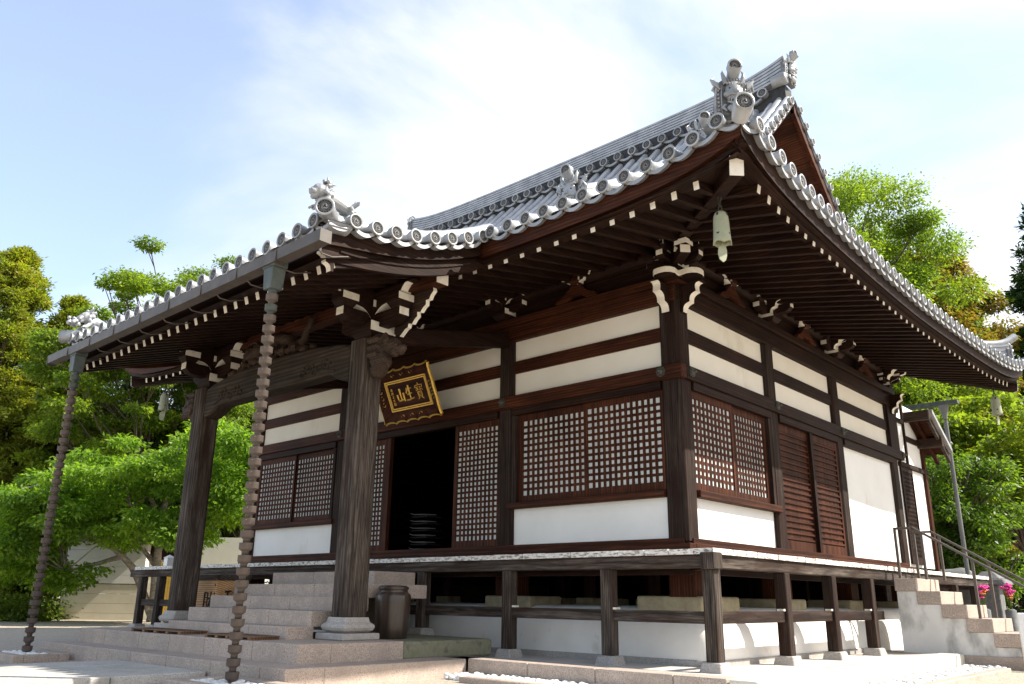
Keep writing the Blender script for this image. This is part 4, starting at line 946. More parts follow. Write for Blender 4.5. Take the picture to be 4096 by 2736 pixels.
# dragon in the clouds above the beam
m = MB(); YD = -2.98
pth = [(-7.1, 3.25), (-6.85, 3.50), (-6.60, 3.30), (-6.35, 3.38), (-6.05, 3.58), (-5.75, 3.52), (-5.5, 3.32), (-5.2, 3.36), (-5.05, 3.56), (-5.0, 3.72)]
pp = []
for i in range(len(pth)-1):
    for t in np.linspace(0, 1, 6)[:-1]: pp.append((pth[i][0]+(pth[i+1][0]-pth[i][0])*t, YD-.05*math.sin(i+t*1), pth[i][1]+(pth[i+1][1]-pth[i][1])*(3*t*t-2*t**3)))
m.tube(pp, [.05+.05*math.sin(PI*min(1, i/len(pp)*1.15)) for i in range(len(pp))], 10)
for i in range(4, len(pp)-2, 2): p = Vector(pp[i]); m.tube([p+Vector((0, 0, .06)), p+Vector((.02, 0, .14))], [.03, .006], 5)
m.ball((-6.42, YD-.1, 3.42), (.16, .11, .12)); m.tube([(-6.5, YD-.1, 3.40), (-6.68, YD-.12, 3.36), (-6.78, YD-.12, 3.33)], [.09, .07, .05], 8)
m.tube([(-6.40, YD-.1, 3.5), (-6.62, YD-.08, 3.60), (-6.95, YD-.05, 3.63)], [.03, .025, .006], 6); m.tube([(-6.5, YD-.1, 3.46), (-6.75, YD-.1, 3.50), (-6.98, YD-.1, 3.42)], [.025, .02, .006], 6)
for k in range(26):
    x = -7.3+k*.098; m.ball((x+rng.uniform(-.03, .03), YD-.06+rng.uniform(-.04, .04), 3.08+.14*math.sin(PI*(k+2)/30)+rng.uniform(0, .10)), rng.uniform(.05, .085), 8, 6)
for k in range(3):
    for a in (-.05, 0, .05): m.tube([(-6.0+k*.35, YD-.08, 3.40-.04*k), (-6.03+k*.35+a, YD-.14, 3.28), (-6.05+k*.35+a*1.8, YD-.14, 3.20)], [.035, .022, .006], 6)
joined(m, 'dragon_carving', 'carve', H, .014)
# ------------------------------------------------------------------ rear annex at the far end of the right side
HP('annex_panel', MB().box(-.10, -.045, 9.35, 11.3, .15, 3.9), 'plaster')
HP('annex_post', MB().box(-.10, .0, 10.06, 10.14, 2.45, 4.0), 'wood_z', .004); HP('annex_post', MB().box(-.12, .02, 11.2, 11.36, .0, 3.3), 'red_z', .006)
HP('annex_rail', MB().box(-.10, .03, 9.45, 11.42, 2.36, 2.46), 'post_y', .005); HP('annex_rail', MB().box(-.10, .01, 10.14, 11.2, 3.02, 3.14), 'wood_y', .005); HP('annex_rail', MB().box(-.1, .01, 9.4, 10.06, 3.40, 3.50), 'wood_y', .005)
lattice(False, 9.50, 10.28, .203, 2.355, .0, .07, .05, .16, .10, 8, 20, 'tile_dark', 'wood_z')
ar = MB()
def za(y): return 3.545-.617*(y-10.48)
HP('annex_roof', ar.prism([(-11.4, 10.5, za(10.5)+.14), (-11.4, 11.75, za(11.75)+.14), (-11.4, 11.75, za(11.75)+.24), (-11.4, 10.5, za(10.5)+.24)], (11.95, 0, 0)), 'tile')
HP('annex_bargeboard', MB().prism([(.40, 10.5, za(10.5)-.06), (.40, 11.8, za(11.8)-.06), (.40, 11.8, za(11.8)+.13), (.40, 10.5, za(10.5)+.13)], (.07, 0, 0)), 'grey_y', .004)
HP('annex_soffit', MB().prism([(-11, 10.5, za(10.5)+.09), (-11, 11.7, za(11.7)+.09), (-11, 11.7, za(11.7)+.13), (-11, 10.5, za(10.5)+.13)], (11.39, 0, 0)), 'red_x')
for y in (10.3, 11.15): HP('annex_purlin', MB().box(-.2, .52, y-.09, y+.09, za(y)-.16, za(y)+.06), 'grey_x', .005)
for x in (-.3, .15): HP('annex_rafter', MB().beam((x, 10.5, za(10.5)+.03), (x, 11.9, za(11.9)+.03), .08, .10), 'red_y')
dp_ = HP('downpipe', MB().tube([(.43, 12.0, -1.5), (.43, 12.0, 3.75)], .05, 14).lathe([(.05, 3.78), (.065, 3.9), (.11, 4.05), (.12, 4.14)], (.43, 12.0, 0), 14), 'pipe')
for z in (.9, 2.0, 2.95): part('pipe_band', MB().tube([(.43, 12, z), (.43, 12, z+.04)], .055, 14), 'pipe', dp_)
HP('rear_gutter', MB().box(-.8, .78, 11.9, 12.1, 4.14, 4.24), 'verdigris', .005)
# inside: darkness, a stack of folding chairs with steel tubes
ins = thing('folding_chairs', (-6.25, .75, .12), 'stack of folding chairs just inside the dark doorway', 'chairs')
for k in range(6): part('chair_back', MB().tube([(-6.45, .55+.0*k, .28+k*.13), (-6.3, .52, .25+k*.13), (-6.05, .55, .245+k*.13), (-5.98, .8, .25+k*.13)], .009, 6), 'pipe', ins)
for k in range(6): part('chair_seat', MB().box(-6.45, -6.0, .58, 1.0, .20+k*.13, .225+k*.13), 'black', ins)
# ------------------------------------------------------------------ name plaque
pq = thing('name_plaque', (-5.47, -.5, 2.98), 'dark lacquered name plaque with gold carved border and gold characters hung above the doorway', 'plaque')
ang = R(25); PC = Vector((-5.43, -.52, 2.985)); uv = Vector((0, -math.sin(ang), math.cos(ang))); nv = Vector((0, -math.cos(ang), -math.sin(ang)))
def PQ(a, b, d=0): return PC+Vector((a, 0, 0))+uv*b+nv*d
iw, ih = .57, .29
part('panel', MB().prism([PQ(-iw, -ih), PQ(iw, -ih), PQ(iw, ih), PQ(-iw, ih)], nv*-.03), 'plaque', pq)
def frame_line(o_, t, d):
    m = MB(); a, b = iw-o_, ih-o_
    for (x0, y0, x1, y1) in ((-a, b-t, a, b), (-a, -b, a, -b+t), (-a, -b+t, -a+t, b-t), (a-t, -b+t, a, b-t)): m.prism([PQ(x0, y0, .001), PQ(x1, y0, .001), PQ(x1, y1, .001), PQ(x0, y1, .001)], nv*d)
    return m
part('gold_line', frame_line(0, .022, .02), 'gold', pq); part('gold_line', frame_line(.036, .020, .015), 'gold', pq)
# flared carved border (four boards leaning outward)
def border(p0, p1, outv, nlob):
    m = MB(); d = p1-p0; W_ = .19
    inner = []; outer = []
    for i in range(41):
        t = i/40; lob = abs(math.sin(PI*t*nlob))**.5*(.035 if nlob > 3 else .012); e_ = .19*(1-2*t)
        inner.append(p0+d*t); outer.append(p0+d*(t+(-.0 if 0 else 0))+outv*(W_+.012-lob)+nv*(.10)-d.normalized()*e_)
    m.grid([inner, outer], 0, False); m.grid([[p-nv*.03 for p in outer], [p-nv*.03 for p in inner]], 0, False)
    m.grid([outer, [p+outv*.030-nv*.012 for p in outer]], 1, False); m.grid([[p+outv*.030-nv*.012 for p in outer], [p+outv*.018-nv*.06 for p in outer]], 1, False); m.grid([[p+outv*.018-nv*.06 for p in outer], [p-nv*.03 for p in outer]], 1, False)
    for t in (.28, .5, .72):
        c = p0+d*t+outv*.10+nv*.062; u1 = d.normalized()
        m.tube([c+u1*(.05*math.cos(a)*(1-a/8))+outv*(.05*math.sin(a)*(1-a/8)) for a in np.linspace(0, 5, 10)], .006, 5, 1)
    return m
xv = Vector((1, 0, 0))
part('border_board', border(PQ(-iw, ih), PQ(iw, ih), uv, 5), ['plaque', 'gold'], pq); part('border_board', border(PQ(iw, -ih), PQ(-iw, -ih), -uv, 5), ['plaque', 'gold'], pq)
part('border_board', border(PQ(-iw, -ih), PQ(-iw, ih), -xv, 3), ['plaque', 'gold'], pq); part('border_board', border(PQ(iw, ih), PQ(iw, -ih), xv, 3), ['plaque', 'gold'], pq)
def brush(mb, strokes, ox, oy, sx, sy, wd, P):
    for s_ in strokes:
        pts = s_[:-1] if isinstance(s_[-1], (int, float)) else s_; ww = s_[-1] if isinstance(s_[-1], (int, float)) else 1
        n_ = len(pts); path = [P(ox+p[0]*sx, oy+p[1]*sy, .004) for p in pts]
        rad = [wd*ww*(1.15 if i == 0 else (.75 if i == n_-1 else .95)) for i in range(n_)]; mb.tube(path, rad, 7, flat=.9)
SAN = [[(.5, .95), (.5, .6), (.52, .12)], [(.1, .55), (.12, .25), (.2, .10), (.55, .12), (.85, .18)], [(.88, .62), (.86, .3), (.88, .02)]]
SEI = [[(.30, .85), (.22, .68), (.08, .50)], [(.24, .70), (.5, .75), (.85, .80), .9], [(.5, 1.0), (.5, .6), (.52, .10)], [(.25, .42), (.5, .45), (.8, .48), .85], [(.02, .08), (.4, .08), (.98, .16)]]
HOU = [[(.45, 1.0), (.52, .93), .8], [(.08, .72), (.12, .85), (.5, .88), (.92, .86), (.86, .72), .7], [(.18, .74), (.45, .76), .5], [(.30, .74), (.32, .56), .5], [(.15, .64), (.45, .66), .5], [(.12, .54), (.48, .57), .5],
       [(.62, .78), (.56, .66), .5], [(.56, .70), (.88, .73), .5], [(.60, .60), (.86, .62), (.84, .50), .5], [(.60, .60), (.60, .50), .5],
       [(.26, .44), (.27, .16), .65], [(.26, .44), (.72, .46), (.72, .16), .65], [(.30, .35), (.70, .36), .45], [(.30, .26), (.70, .27), .45], [(.26, .17), (.74, .18), .55], [(.36, .12), (.22, .0), .8], [(.62, .12), (.82, .0), .9]]
lt = MB(); brush(lt, SAN, -.33, -.135, .22, .27, .020, PQ); brush(lt, SEI, -.075, -.145, .21, .30, .0185, PQ); brush(lt, HOU, .19, -.145, .23, .30, .0165, PQ)
part('gold_characters', lt, 'gold', pq)
lt = MB()
SMALL = [[[(.5, 1), (.5, .85)], [(.1, .8), (.9, .82)], [(.3, .7), (.3, .5), (.7, .5), (.7, .7), (.3, .7)], [(.15, .4), (.15, 0)], [(.15, .4), (.85, .4), (.85, 0)], [(.35, .25), (.65, .25), (.65, .1), (.35, .1)]],
         [[(.1, .9), (.45, .9), (.45, .5), (.1, .5), (.1, .9)], [(.1, .7), (.45, .7)], [(.28, .5), (.28, .1)], [(.05, .3), (.5, .3)], [(.0, .08), (.5, .1)], [(.6, .95), (.9, .9), (.7, .7)], [(.55, .6), (.95, .6)], [(.78, .6), (.75, .0)]],
         [[(.2, .8), (.8, .8)], [(.5, .8), (.5, .2)], [(.1, .2), (.9, .2)]],
         [[(.1, .7), (.9, .75)], [(.5, 1), (.5, .7)], [(.5, .7), (.1, .2)], [(.5, .7), (.6, .3), (.9, .1)], [(.3, .4), (.3, 0)]],
         [[(.15, .95), (.15, 0)], [(.15, .95), (.85, .95), (.85, 0), (.15, 0)], [(.3, .7), (.7, .7)], [(.3, .4), (.7, .4), (.7, .2), (.3, .2), (.3, .4)]]]
for k, ch_ in enumerate(SMALL): brush(lt, ch_, -.47, .095-k*.068, .07, .055, .0055, PQ)
part('small_characters', lt, 'gold', pq)
part('hanger', MB().beam((-5.43, -.58, 3.28), (-5.43, .03, 3.22), .05, .05), 'wood_y', pq); part('support_bracket', MB().box(-5.83, -5.77, -.36, -.06, 2.63, 2.70).box(-5.09, -5.03, -.36, -.06, 2.63, 2.70), 'nailmetal', pq)
# ------------------------------------------------------------------ wind bells
def make_bell(loc, label, rot=0):
    b = thing('wind_bell', loc, label, 'wind bell', 'bronze wind bells under the eave corners')
    x, y, z = loc; m = MB(); prof = [(.0, .0), (.04, -.005), (.066, -.025), (.082, -.065), (.088, -.14), (.092, -.24), (.094, -.275), (.100, -.38), (.107, -.455)]
    rows = []
    n_ = 28
    for r, h in prof: rows.append([(x+r*math.cos(2*PI*j/n_), y+r*math.sin(2*PI*j/n_), z+h-(0.0 if h > -.45 else -.035*abs(math.cos(2*PI*j/n_*2+rot)))) for j in range(n_+1)])
    m.grid(rows); o = part('bell_body', m, 'bell', b); s_ = o.modifiers.new('solid', 'SOLIDIFY'); s_.thickness = .008
    rg = MB()
    for r, h in ((.0865, -.075), (.0965, -.278)): rg.tube([(x+r*math.cos(a), y+r*math.sin(a), z+h) for a in np.linspace(0, 2*PI, 25)], .0045, 5)
    for k in range(4):
        a = k*PI/2+rot+.6; rg.tube([(x+r*1.01*math.cos(a), y+r*1.01*math.sin(a), z+h) for r, h in ((.082, -.065), (.088, -.14), (.092, -.24), (.094, -.275))], .004, 5)
    part('bell_ribs', rg, 'bell', o)
    hb = MB()
    for k in range(4):
        a = k*PI/2+rot+1.38; c = Vector((math.cos(a), math.sin(a), 0)); t_ = Vector((-math.sin(a), math.cos(a), 0)); O = Vector((x, y, z))
        hb.prism([O+c*.084+t_*i+Vector((0, 0, -.055+j)) for i, j in ((-.012, -.02), (.012, -.02), (.012, .02), (-.012, .02))], c*.006)
        hs = [(0, -.022), (.016, -.003), (.018, .008), (.010, .014), (0, .006), (-.010, .014), (-.018, .008), (-.016, -.003)]
        hb.prism([O+c*.0985+t_*i+Vector((0, 0, -.315+j)) for i, j in hs], c*.006)
    part('cut_out', hb, 'black', o)
    ck = MB(); ck.tube([(x, y, z-.02), (x, y, z-.46)], .006, 6)
    d = Vector((math.cos(rot+.9), math.sin(rot+.9), 0)); O = Vector((x, y, z-.45))
    pl_ = [(.0, .02), (.045, .0), (.06, -.06), (.055, -.13), (.035, -.19), (.0, -.22), (-.05, -.19), (-.07, -.12), (-.055, -.03)]
    ck.prism([O+d*a+Vector((0, 0, b_)) for a, b_ in pl_], Vector((-d.y, d.x, 0))*.012); part('clapper', ck, 'bell', b)
    ch_ = MB()
    for k in range(3):
        zz = z+.045+k*.075; rr_ = [(.022*math.cos(a), .048*math.sin(a)) for a in np.linspace(0, 2*PI, 15)]
        ch_.tube([(x+(p if k % 2 == 0 else 0), y+(0 if k % 2 == 0 else p), zz+q_) for p, q_ in rr_], .008, 6)
    ch_.tube([(x, y, z+.22), (x, y, z+.32)], .012, 6); part('chain', ch_, 'nailmetal', b)
    return b
make_bell((1.655, -1.655, 3.985), 'large pale green wind bell hanging under the nearest roof corner', .2)
make_bell((1.80, 10.95, 3.96), 'pale green wind bell under the far right roof corner against bright leaves', .5)
make_bell((-13.05, -1.62, 3.96), 'small grey green wind bell under the far left roof corner seen past the porch column', .1)
# ------------------------------------------------------------------ rain chains
def rain_chain(x, y, zt, zb, label, ncup):
    t = thing('rain_chain', (x, y, zb), label, 'rain chain', 'rain chains hanging from the porch gutter')
    part('hopper', MB().box(x-.135, x+.135, y-.10, y+.10, zt-.02, zt+.06).taper(x, y, .085, .085, zt-.30, .105, .095, zt-.021), 'verdigris', t, .006)
    part('outlet', MB().lathe([(.06, zt-.29), (.055, zt-.34), (.075, zt-.38)], (x, y, 0), 16), 'verdigris', t)
    p = (zt-.36-zb)/ncup
    m = MB(); h = p
    m.lathe([(.0, 0), (.038, 0), (.038, p*.26), (.043, p*.31), (.060, p*.40), (.071, p*.46), (.074, p*.48), (.074, p*.96), (.0755, p*.97), (.0755, p*.99), (.071, p*.99), (.069, p*.93), (.05, p*.5), (.0, p*.45)], n=20)
    m.tube([(.045, -.050, p*.84), (.050, -.068, p*.84)], .006, 6); m.tube([(0, 0, .0), (0, 0, p*1.05)], .026, 10)
    me = m.mesh('cup', ['cup']); me2 = me.copy(); me2.materials[0] = MT['verdigris']
    for k in range(ncup): inst('cup', me2 if k in (ncup-1, ncup-2) and x < -5 or (k == ncup-2) else me, Matrix.Translation((x, y, zb+k*p)), t)
    return t
rain_chain(-2.64, -5.17, 3.28, -1.56, 'brown cup rain chain hanging in front of the right porch column', 33)
rain_chain(-8.73, -5.17, 3.28, -1.56, 'dark cup rain chain hanging from the far left end of the gutter', 33)
# ------------------------------------------------------------------ guardian lions on the porch roof corners
def lion(loc, s_, label, flowers=False):
    m = MB(); O = Vector(loc)
    def P(a, b, h): return O+Vector((s_*a, b, h))
    # head low toward the corner (-y, outward), rump up and back; one raised hind paw
    m.tube([P(-.02, -.02, .16), P(-.02, .12, .20), P(.0, .30, .15), P(.02, .42, .10)], [.10, .115, .10, .09], 12)
    m.ball(P(-.03, -.10, .27), (.115, .12, .115), 12, 8); m.ball(P(-.04, -.20, .23), (.075, .07, .06)); m.tube([P(-.04, -.16, .18), P(-.05, -.22, .13)], [.06, .03], 8)
    for q_ in (-1, 1):
        m.ball(P(-.03+q_*.05, -.19, .30), .026, 8, 6); m.tube([P(-.03+q_*.09, -.05, .33), P(-.03+q_*.14, -.04, .37)], [.035, .006], 6)
        m.tube([P(q_*.09, -.02, .14), P(q_*.12, -.08, .06), P(q_*.12, -.14, .02)], [.05, .04, .045], 8)
        m.tube([P(q_*.09, .36, .12), P(q_*.14, .40, .05), P(q_*.15, .34, .02)], [.06, .045, .04], 8)
        for k in range(3): m.ball(P(q_*.12-.03+.03*k, -.175, .015), .022, 6, 5)
        m.ball(P(-.03+q_*.025, -.255, .245), .02, 6, 5)
    for k in range(22):
        a = k*2.4; h = (k % 4)*.06; m.ball(P(-.02+.13*math.cos(a), -.02+.05*math.sin(k), .20+h+.05*math.sin(a)), rng.uniform(.03, .045), 8, 6)
    for k in range(5): m.tube([P(-.02+.05*(k-2), -.03, .34), P(-.02+.06*(k-2), .03, .38), P(-.02+.07*(k-2), .08, .37)], [.03, .025, .006], 6)
    m.tube([P(-.02, .0, .36), P(-.02, .02, .46), P(-.02, .01, .55)], [.035, .028, .008], 8)
    for k in range(5): m.tube([P(.02, .42, .16), P(.03+.04*(k-2), .50, .24), P(.03+.06*(k-2), .50, .32-.02*abs(k-2))], [.04, .03, .006], 6)
    if flowers:
        for k in range(16): m.ball(P(.02+rng.uniform(-.12, .2), -.30+rng.uniform(-.1, .12), .05+rng.uniform(0, .16)), rng.uniform(.03, .055), 8, 6)
        for k in range(6): a = k-2.5; m.tube([P(-.02, -.02, .36), P(.04*a, .0, .44), P(.07*a, .01, .50-.01*abs(a))], [.03, .025, .006], 6)
    m.v = [tuple(O+(Vector(p)-O)*.86) for p in m.v]; o = joined(m, 'roof_lion', 'tile', None, .010); return tag(o, label, 'lion statue', 'tile lions on the porch roof corners')
lion((-2.06, -4.90, 4.0), 1, 'grey tile lion crouching head first on the near porch roof corner')
lion((-9.55, -4.80, 4.0), -1, 'grey tile lion with peonies on the far left porch roof corner', True)
# ------------------------------------------------------------------ side stairs and handrails
ss = thing('side_stairs', (1.5, 6.2, ZG), 'stone capped rendered stairs climbing to the right side veranda', 'stairs')
SY0, SY1 = 5.6, 6.92
for k in range(7):
    x0 = .82+.37*k-(.02 if k else 0); x1 = 1.19+.37*k; z = -.20-.217*k
    part('step', MB().box(x0, x1+.0, SY0, SY1, z-.215, z), 'granite', ss, .01, 2)
prof = [(.84, -.41)]
for k in range(1, 7): prof += [(1.17+.37*(k-1), -.41-.217*(k-1)), (1.17+.37*(k-1), -.41-.217*k)]
prof += [(3.4, -1.72), (.84, -1.72)]
part('side_wall', MB().prism([(a, SY0+.03, b-.01) for a, b in prof], (0, SY1-SY0-.06, 0)), 'stuccostain', ss)
part('base_course', MB().box(.80, 3.42, SY0-.03, SY1+.03, ZG-.1, -1.43), 'granite', ss, .01)
def handrail(y, label):
    h = thing('handrail', (1.3, y, -.2), label, 'handrail', 'steel handrails of the side stairs')
    part('rail', MB().beam((.87, y, .67), (1.21, y, .67), .045, .04).beam((1.19, y, .675), (3.3, y, -.655), .045, .04), 'steel', h, .005)
    for x, zt, zb in ((.89, .65, -.2), (1.33, .57, -.20-.0), (2.09, .10, -.845), (2.9, -.41, -1.3)): part('post', MB().box(x-.022, x+.022, y-.022, y+.022, zb-.02, zt), 'steel', h, .004)
handrail(5.75, 'brown steel handrail on the near edge of the side stairs'); handrail(6.80, 'brown steel handrail on the far edge of the side stairs')
# ------------------------------------------------------------------ loose things at the entrance
jr = thing('ceramic_jar', (-3.56, -2.20, ZU-.01), 'tall dark brown glazed jar standing beside the right porch column', 'jar')
m = MB(); jp = [(.0, 0), (.205, 0), (.215, .02), (.228, .15), (.24, .35), (.247, .50), (.25, .57), (.238, .60), (.205, .625), (.195, .65), (.21, .665), (.215, .685), (.208, .70), (.19, .705), (.18, .69), (.18, .5)]
rows = [[(-3.56+r*(1+.02*math.cos(8*a))*math.cos(a), -2.20+r*(1+.02*math.cos(8*a))*math.sin(a), ZU-.012+z) for a in np.linspace(0, 2*PI, 49)] for r, z in jp]; part('body', m.grid(rows), 'jar', jr)
part('lid', MB().lathe([(0, .725), (.18, .72), (.19, .71), (.19, .705)], (-3.56, -2.20, ZU-.012), 28), 'jar', jr)
bxx = thing('offering_box', (-8.1, -2.25, ZU-.01), 'pale wooden offering box with black brushed characters behind the left porch column', 'box')
B0, B1, C0, C1 = -8.75, -7.80, -2.62, -2.0
part('body', MB().box(B0, B1, C0, C1, ZU-.01, -.385), 'box_wood', bxx, .008); part('lid', MB().box(B0-.03, B1+.03, C0-.03, C1+.03, -.384, -.30), 'grey_x', bxx, .006)
part('corner_stud', MB().ball((B1-.045, C0, -.47), (.018, .012, .022)).ball((B1-.045, C0, -.61), (.018, .012, .022)).ball((B1-.045, C0, -.75), (.018, .012, .022)), 'black', bxx)
ZAI = [[(.10, .95), (.08, .30), (.0, .0)], [(.10, .95), (.46, .95), (.44, .30)], [(.10, .75), (.44, .75), .7], [(.10, .55), (.44, .55), .7], [(.08, .34), (.44, .34), .8], [(.34, .25), (.46, .05)], [(.55, .72), (1.0, .76)], [(.82, 1.0), (.80, .12), (.70, .06)], [(.80, .70), (.55, .30)]]
lt = MB(); brush(lt, ZAI, B1-.40, -.98, .30, .40, .016, lambda a, b, d: Vector((a, C0-.002, b))); part('ink_characters', lt, 'black', bxx)
lt = MB(); brush(lt, [[(.1, .9), (.5, .95)], [(.3, .95), (.2, .5), (.0, .3)], [(.3, .7), (.8, .5)], [(.5, .5), (.5, .1)]], C0+.14, -.85, .3, .3, .016, lambda a, b, d: Vector((B1+.002, a, b))); part('ink_characters', lt, 'black', bxx)
def pallet(x0, x1, y0, y1, label):
    t = thing('duckboard', ((x0+x1)/2, (y0+y1)/2, ZU), label, 'duckboard', 'wooden duckboards on the step landing')
    for x in np.linspace(x0+.06, x1-.06, 5): part('bearer', MB().box(x-.03, x+.03, y0, y1, ZU, ZU+.03), 'pallet', t)
    for y in np.linspace(y0+.05, y1-.05, 6): part('slat', MB().box(x0, x1, y-.04, y+.04, ZU+.031, ZU+.048), 'pallet', t, .003)
pallet(-7.35, -5.75, -4.22, -3.80, 'flat wooden duckboard at the foot of the steps in front of the left column'); pallet(-5.05, -3.85, -4.25, -3.82, 'flat wooden duckboard at the foot of the steps beside the right column')
o = part('white_marker', MB().box(-10.4, -10.22, .6, .78, 0, .20).add([(-10.42, .58, .201), (-10.2, .58, .201), (-10.2, .8, .201), (-10.42, .8, .201), (-10.31, .69, .28)], [(3, 2, 1, 0), (0, 1, 4), (1, 2, 4), (2, 3, 4), (3, 0, 4)]), 'white'); o.location = (-3.6, -1.25, 0); tag(o, 'small white peaked post standing on the veranda behind the left column', 'post')
# ------------------------------------------------------------------ left background: shed, hoop
def at(u, v, d):
    """world point that shows at display pixel (u, v) of a 2347 px wide view, d metres out"""
    f = 3294.668/1.7452; return CAMP+(fw+rr*((u-1173.5)/f)-uu*((v-783.7)/f))*d
sh = thing('garden_shed', (-27, 4.6, ZG), 'cream shed with buff block lower walls behind the cherry tree at left', 'shed')
A = Vector((-29.6, 3.0, 0)); Bv = Vector((-27.4, 5.0, 0)); ex = (Bv-A).normalized(); ey = Vector((-ex.y, ex.x, 0))
def shbox(a0, a1, b0, b1, z0, z1):
    m = MB(); P = [A+ex*a+ey*b for a, b in ((a0, b0), (a1, b0), (a1, b1), (a0, b1))]; m.prism([(p.x, p.y, z0) for p in P], (0, 0, z1-z0)); return m
m = MB()
for k in range(4): 
    q_ = shbox(-.1-.002*k, 3.0, 0, 6, ZG-.1+.36*k, ZG-.1+.36*(k+1)-.008); m.add(q_.v, q_.f)
part('lower_wall', m, 'shedlow', sh)
m = MB()
for k in range(5):
    q_ = shbox(-.12, 3.02, -.02, 6.02, ZG+1.36+.32*k, ZG+1.36+.32*(k+1)-.006); m.add(q_.v, q_.f)
part('upper_wall', m, 'shedup', sh); part('roof', shbox(-.5, 3.4, -.4, 6.4, ZG+2.97, ZG+3.1), 'pipe', sh)
sl_ = MB()
for k in range(8): q_ = shbox(3.3+k*.11, 3.38+k*.11, .2, .25, ZG, ZG+2.2); sl_.add(q_.v, q_.f)
part('slatted_screen', sl_, 'bamboo', sh); part('dark_window', shbox(3.03, 4.2, .3, .35, ZG+2.3, ZG+2.9), 'wood_x', sh); part('back_wall', shbox(3.02, 7.5, .36, .46, ZG-.1, ZG+3.2), 'shedup', sh)
hp0 = Vector((-24.2, -1.6, ZG))
o = part('steel_hoop', MB().tube([hp0+Vector(v_) for v_ in ((-.75, -.9, 0), (-.75, -.9, .55), (-.68, -.8, .70), (-.5, -.55, .75), (0, 0, .75), (.12, .16, .68), (.16, .22, .55), (.16, .22, 0))], .05, 10), 'hoop'); tag(o, 'blue grey steel hoop barrier on the gravel at the left edge', 'barrier')
# ------------------------------------------------------------------ trees
def leaves_mesh(name, clumps, n, size, mat, mode='leaf', seed=1, flat=.55):
    r = np.random.default_rng(seed); C = np.array([c for c, q in clumps], float); Q = np.array([q for c, q in clumps], float)
    wgt = Q.prod(1)**(2/3); idx = r.choice(len(C), n, p=wgt/wgt.sum())
    d = r.normal(size=(n, 3)); d /= np.linalg.norm(d, axis=1)[:, None]; rad = .35+.65*r.random(n)**.7
    spray = r.random(n) < (.5 if mode == 'needle' else .30); rad[spray] *= 1.0+(.8 if mode == 'needle' else .5)*r.random(spray.sum())
    P = C[idx]+d*Q[idx]*rad[:, None]
    P[:, 2] -= .10*Q[idx][:, 2]*r.random(n)
    ax = d*np.array([1, 1, .25])+r.normal(size=(n, 3))*.55
    if mode == 'leaf': ax[:, 2] -= .45
    elif mode == 'needle': ax[:, 2] += .15
    ax /= np.linalg.norm(ax, axis=1)[:, None]
    nr = np.array([0, 0, 1.])*.9+d*.5+r.normal(size=(n, 3))*flat; b = np.cross(nr, ax); b /= np.linalg.norm(b, axis=1)[:, None]+1e-9; nn = np.cross(ax, b)
    L_ = size*(.65+.7*r.random(n))[:, None]; W_ = L_*({'leaf': .23, 'needle': .20, 'maple': .42}[mode])
    V = np.empty((n, 4, 3)); V[:, 0] = P; V[:, 1] = P+ax*L_*.45+b*W_+nn*L_*.06; V[:, 2] = P+ax*L_-nn*L_*.05; V[:, 3] = P+ax*L_*.45-b*W_+nn*L_*.06
    me = bpy.data.meshes.new(name); me.vertices.add(n*4); me.vertices.foreach_set('co', V.reshape(-1)); me.loops.add(n*4); me.loops.foreach_set('vertex_index', np.arange(n*4, dtype=np.int32))
    me.polygons.add(n); me.polygons.foreach_set('loop_start', np.arange(0, n*4, 4, dtype=np.int32)); me.polygons.foreach_set('loop_total', np.full(n, 4, dtype=np.int32)); me.materials.append(MT[mat]); me.update(calc_edges=True); return me
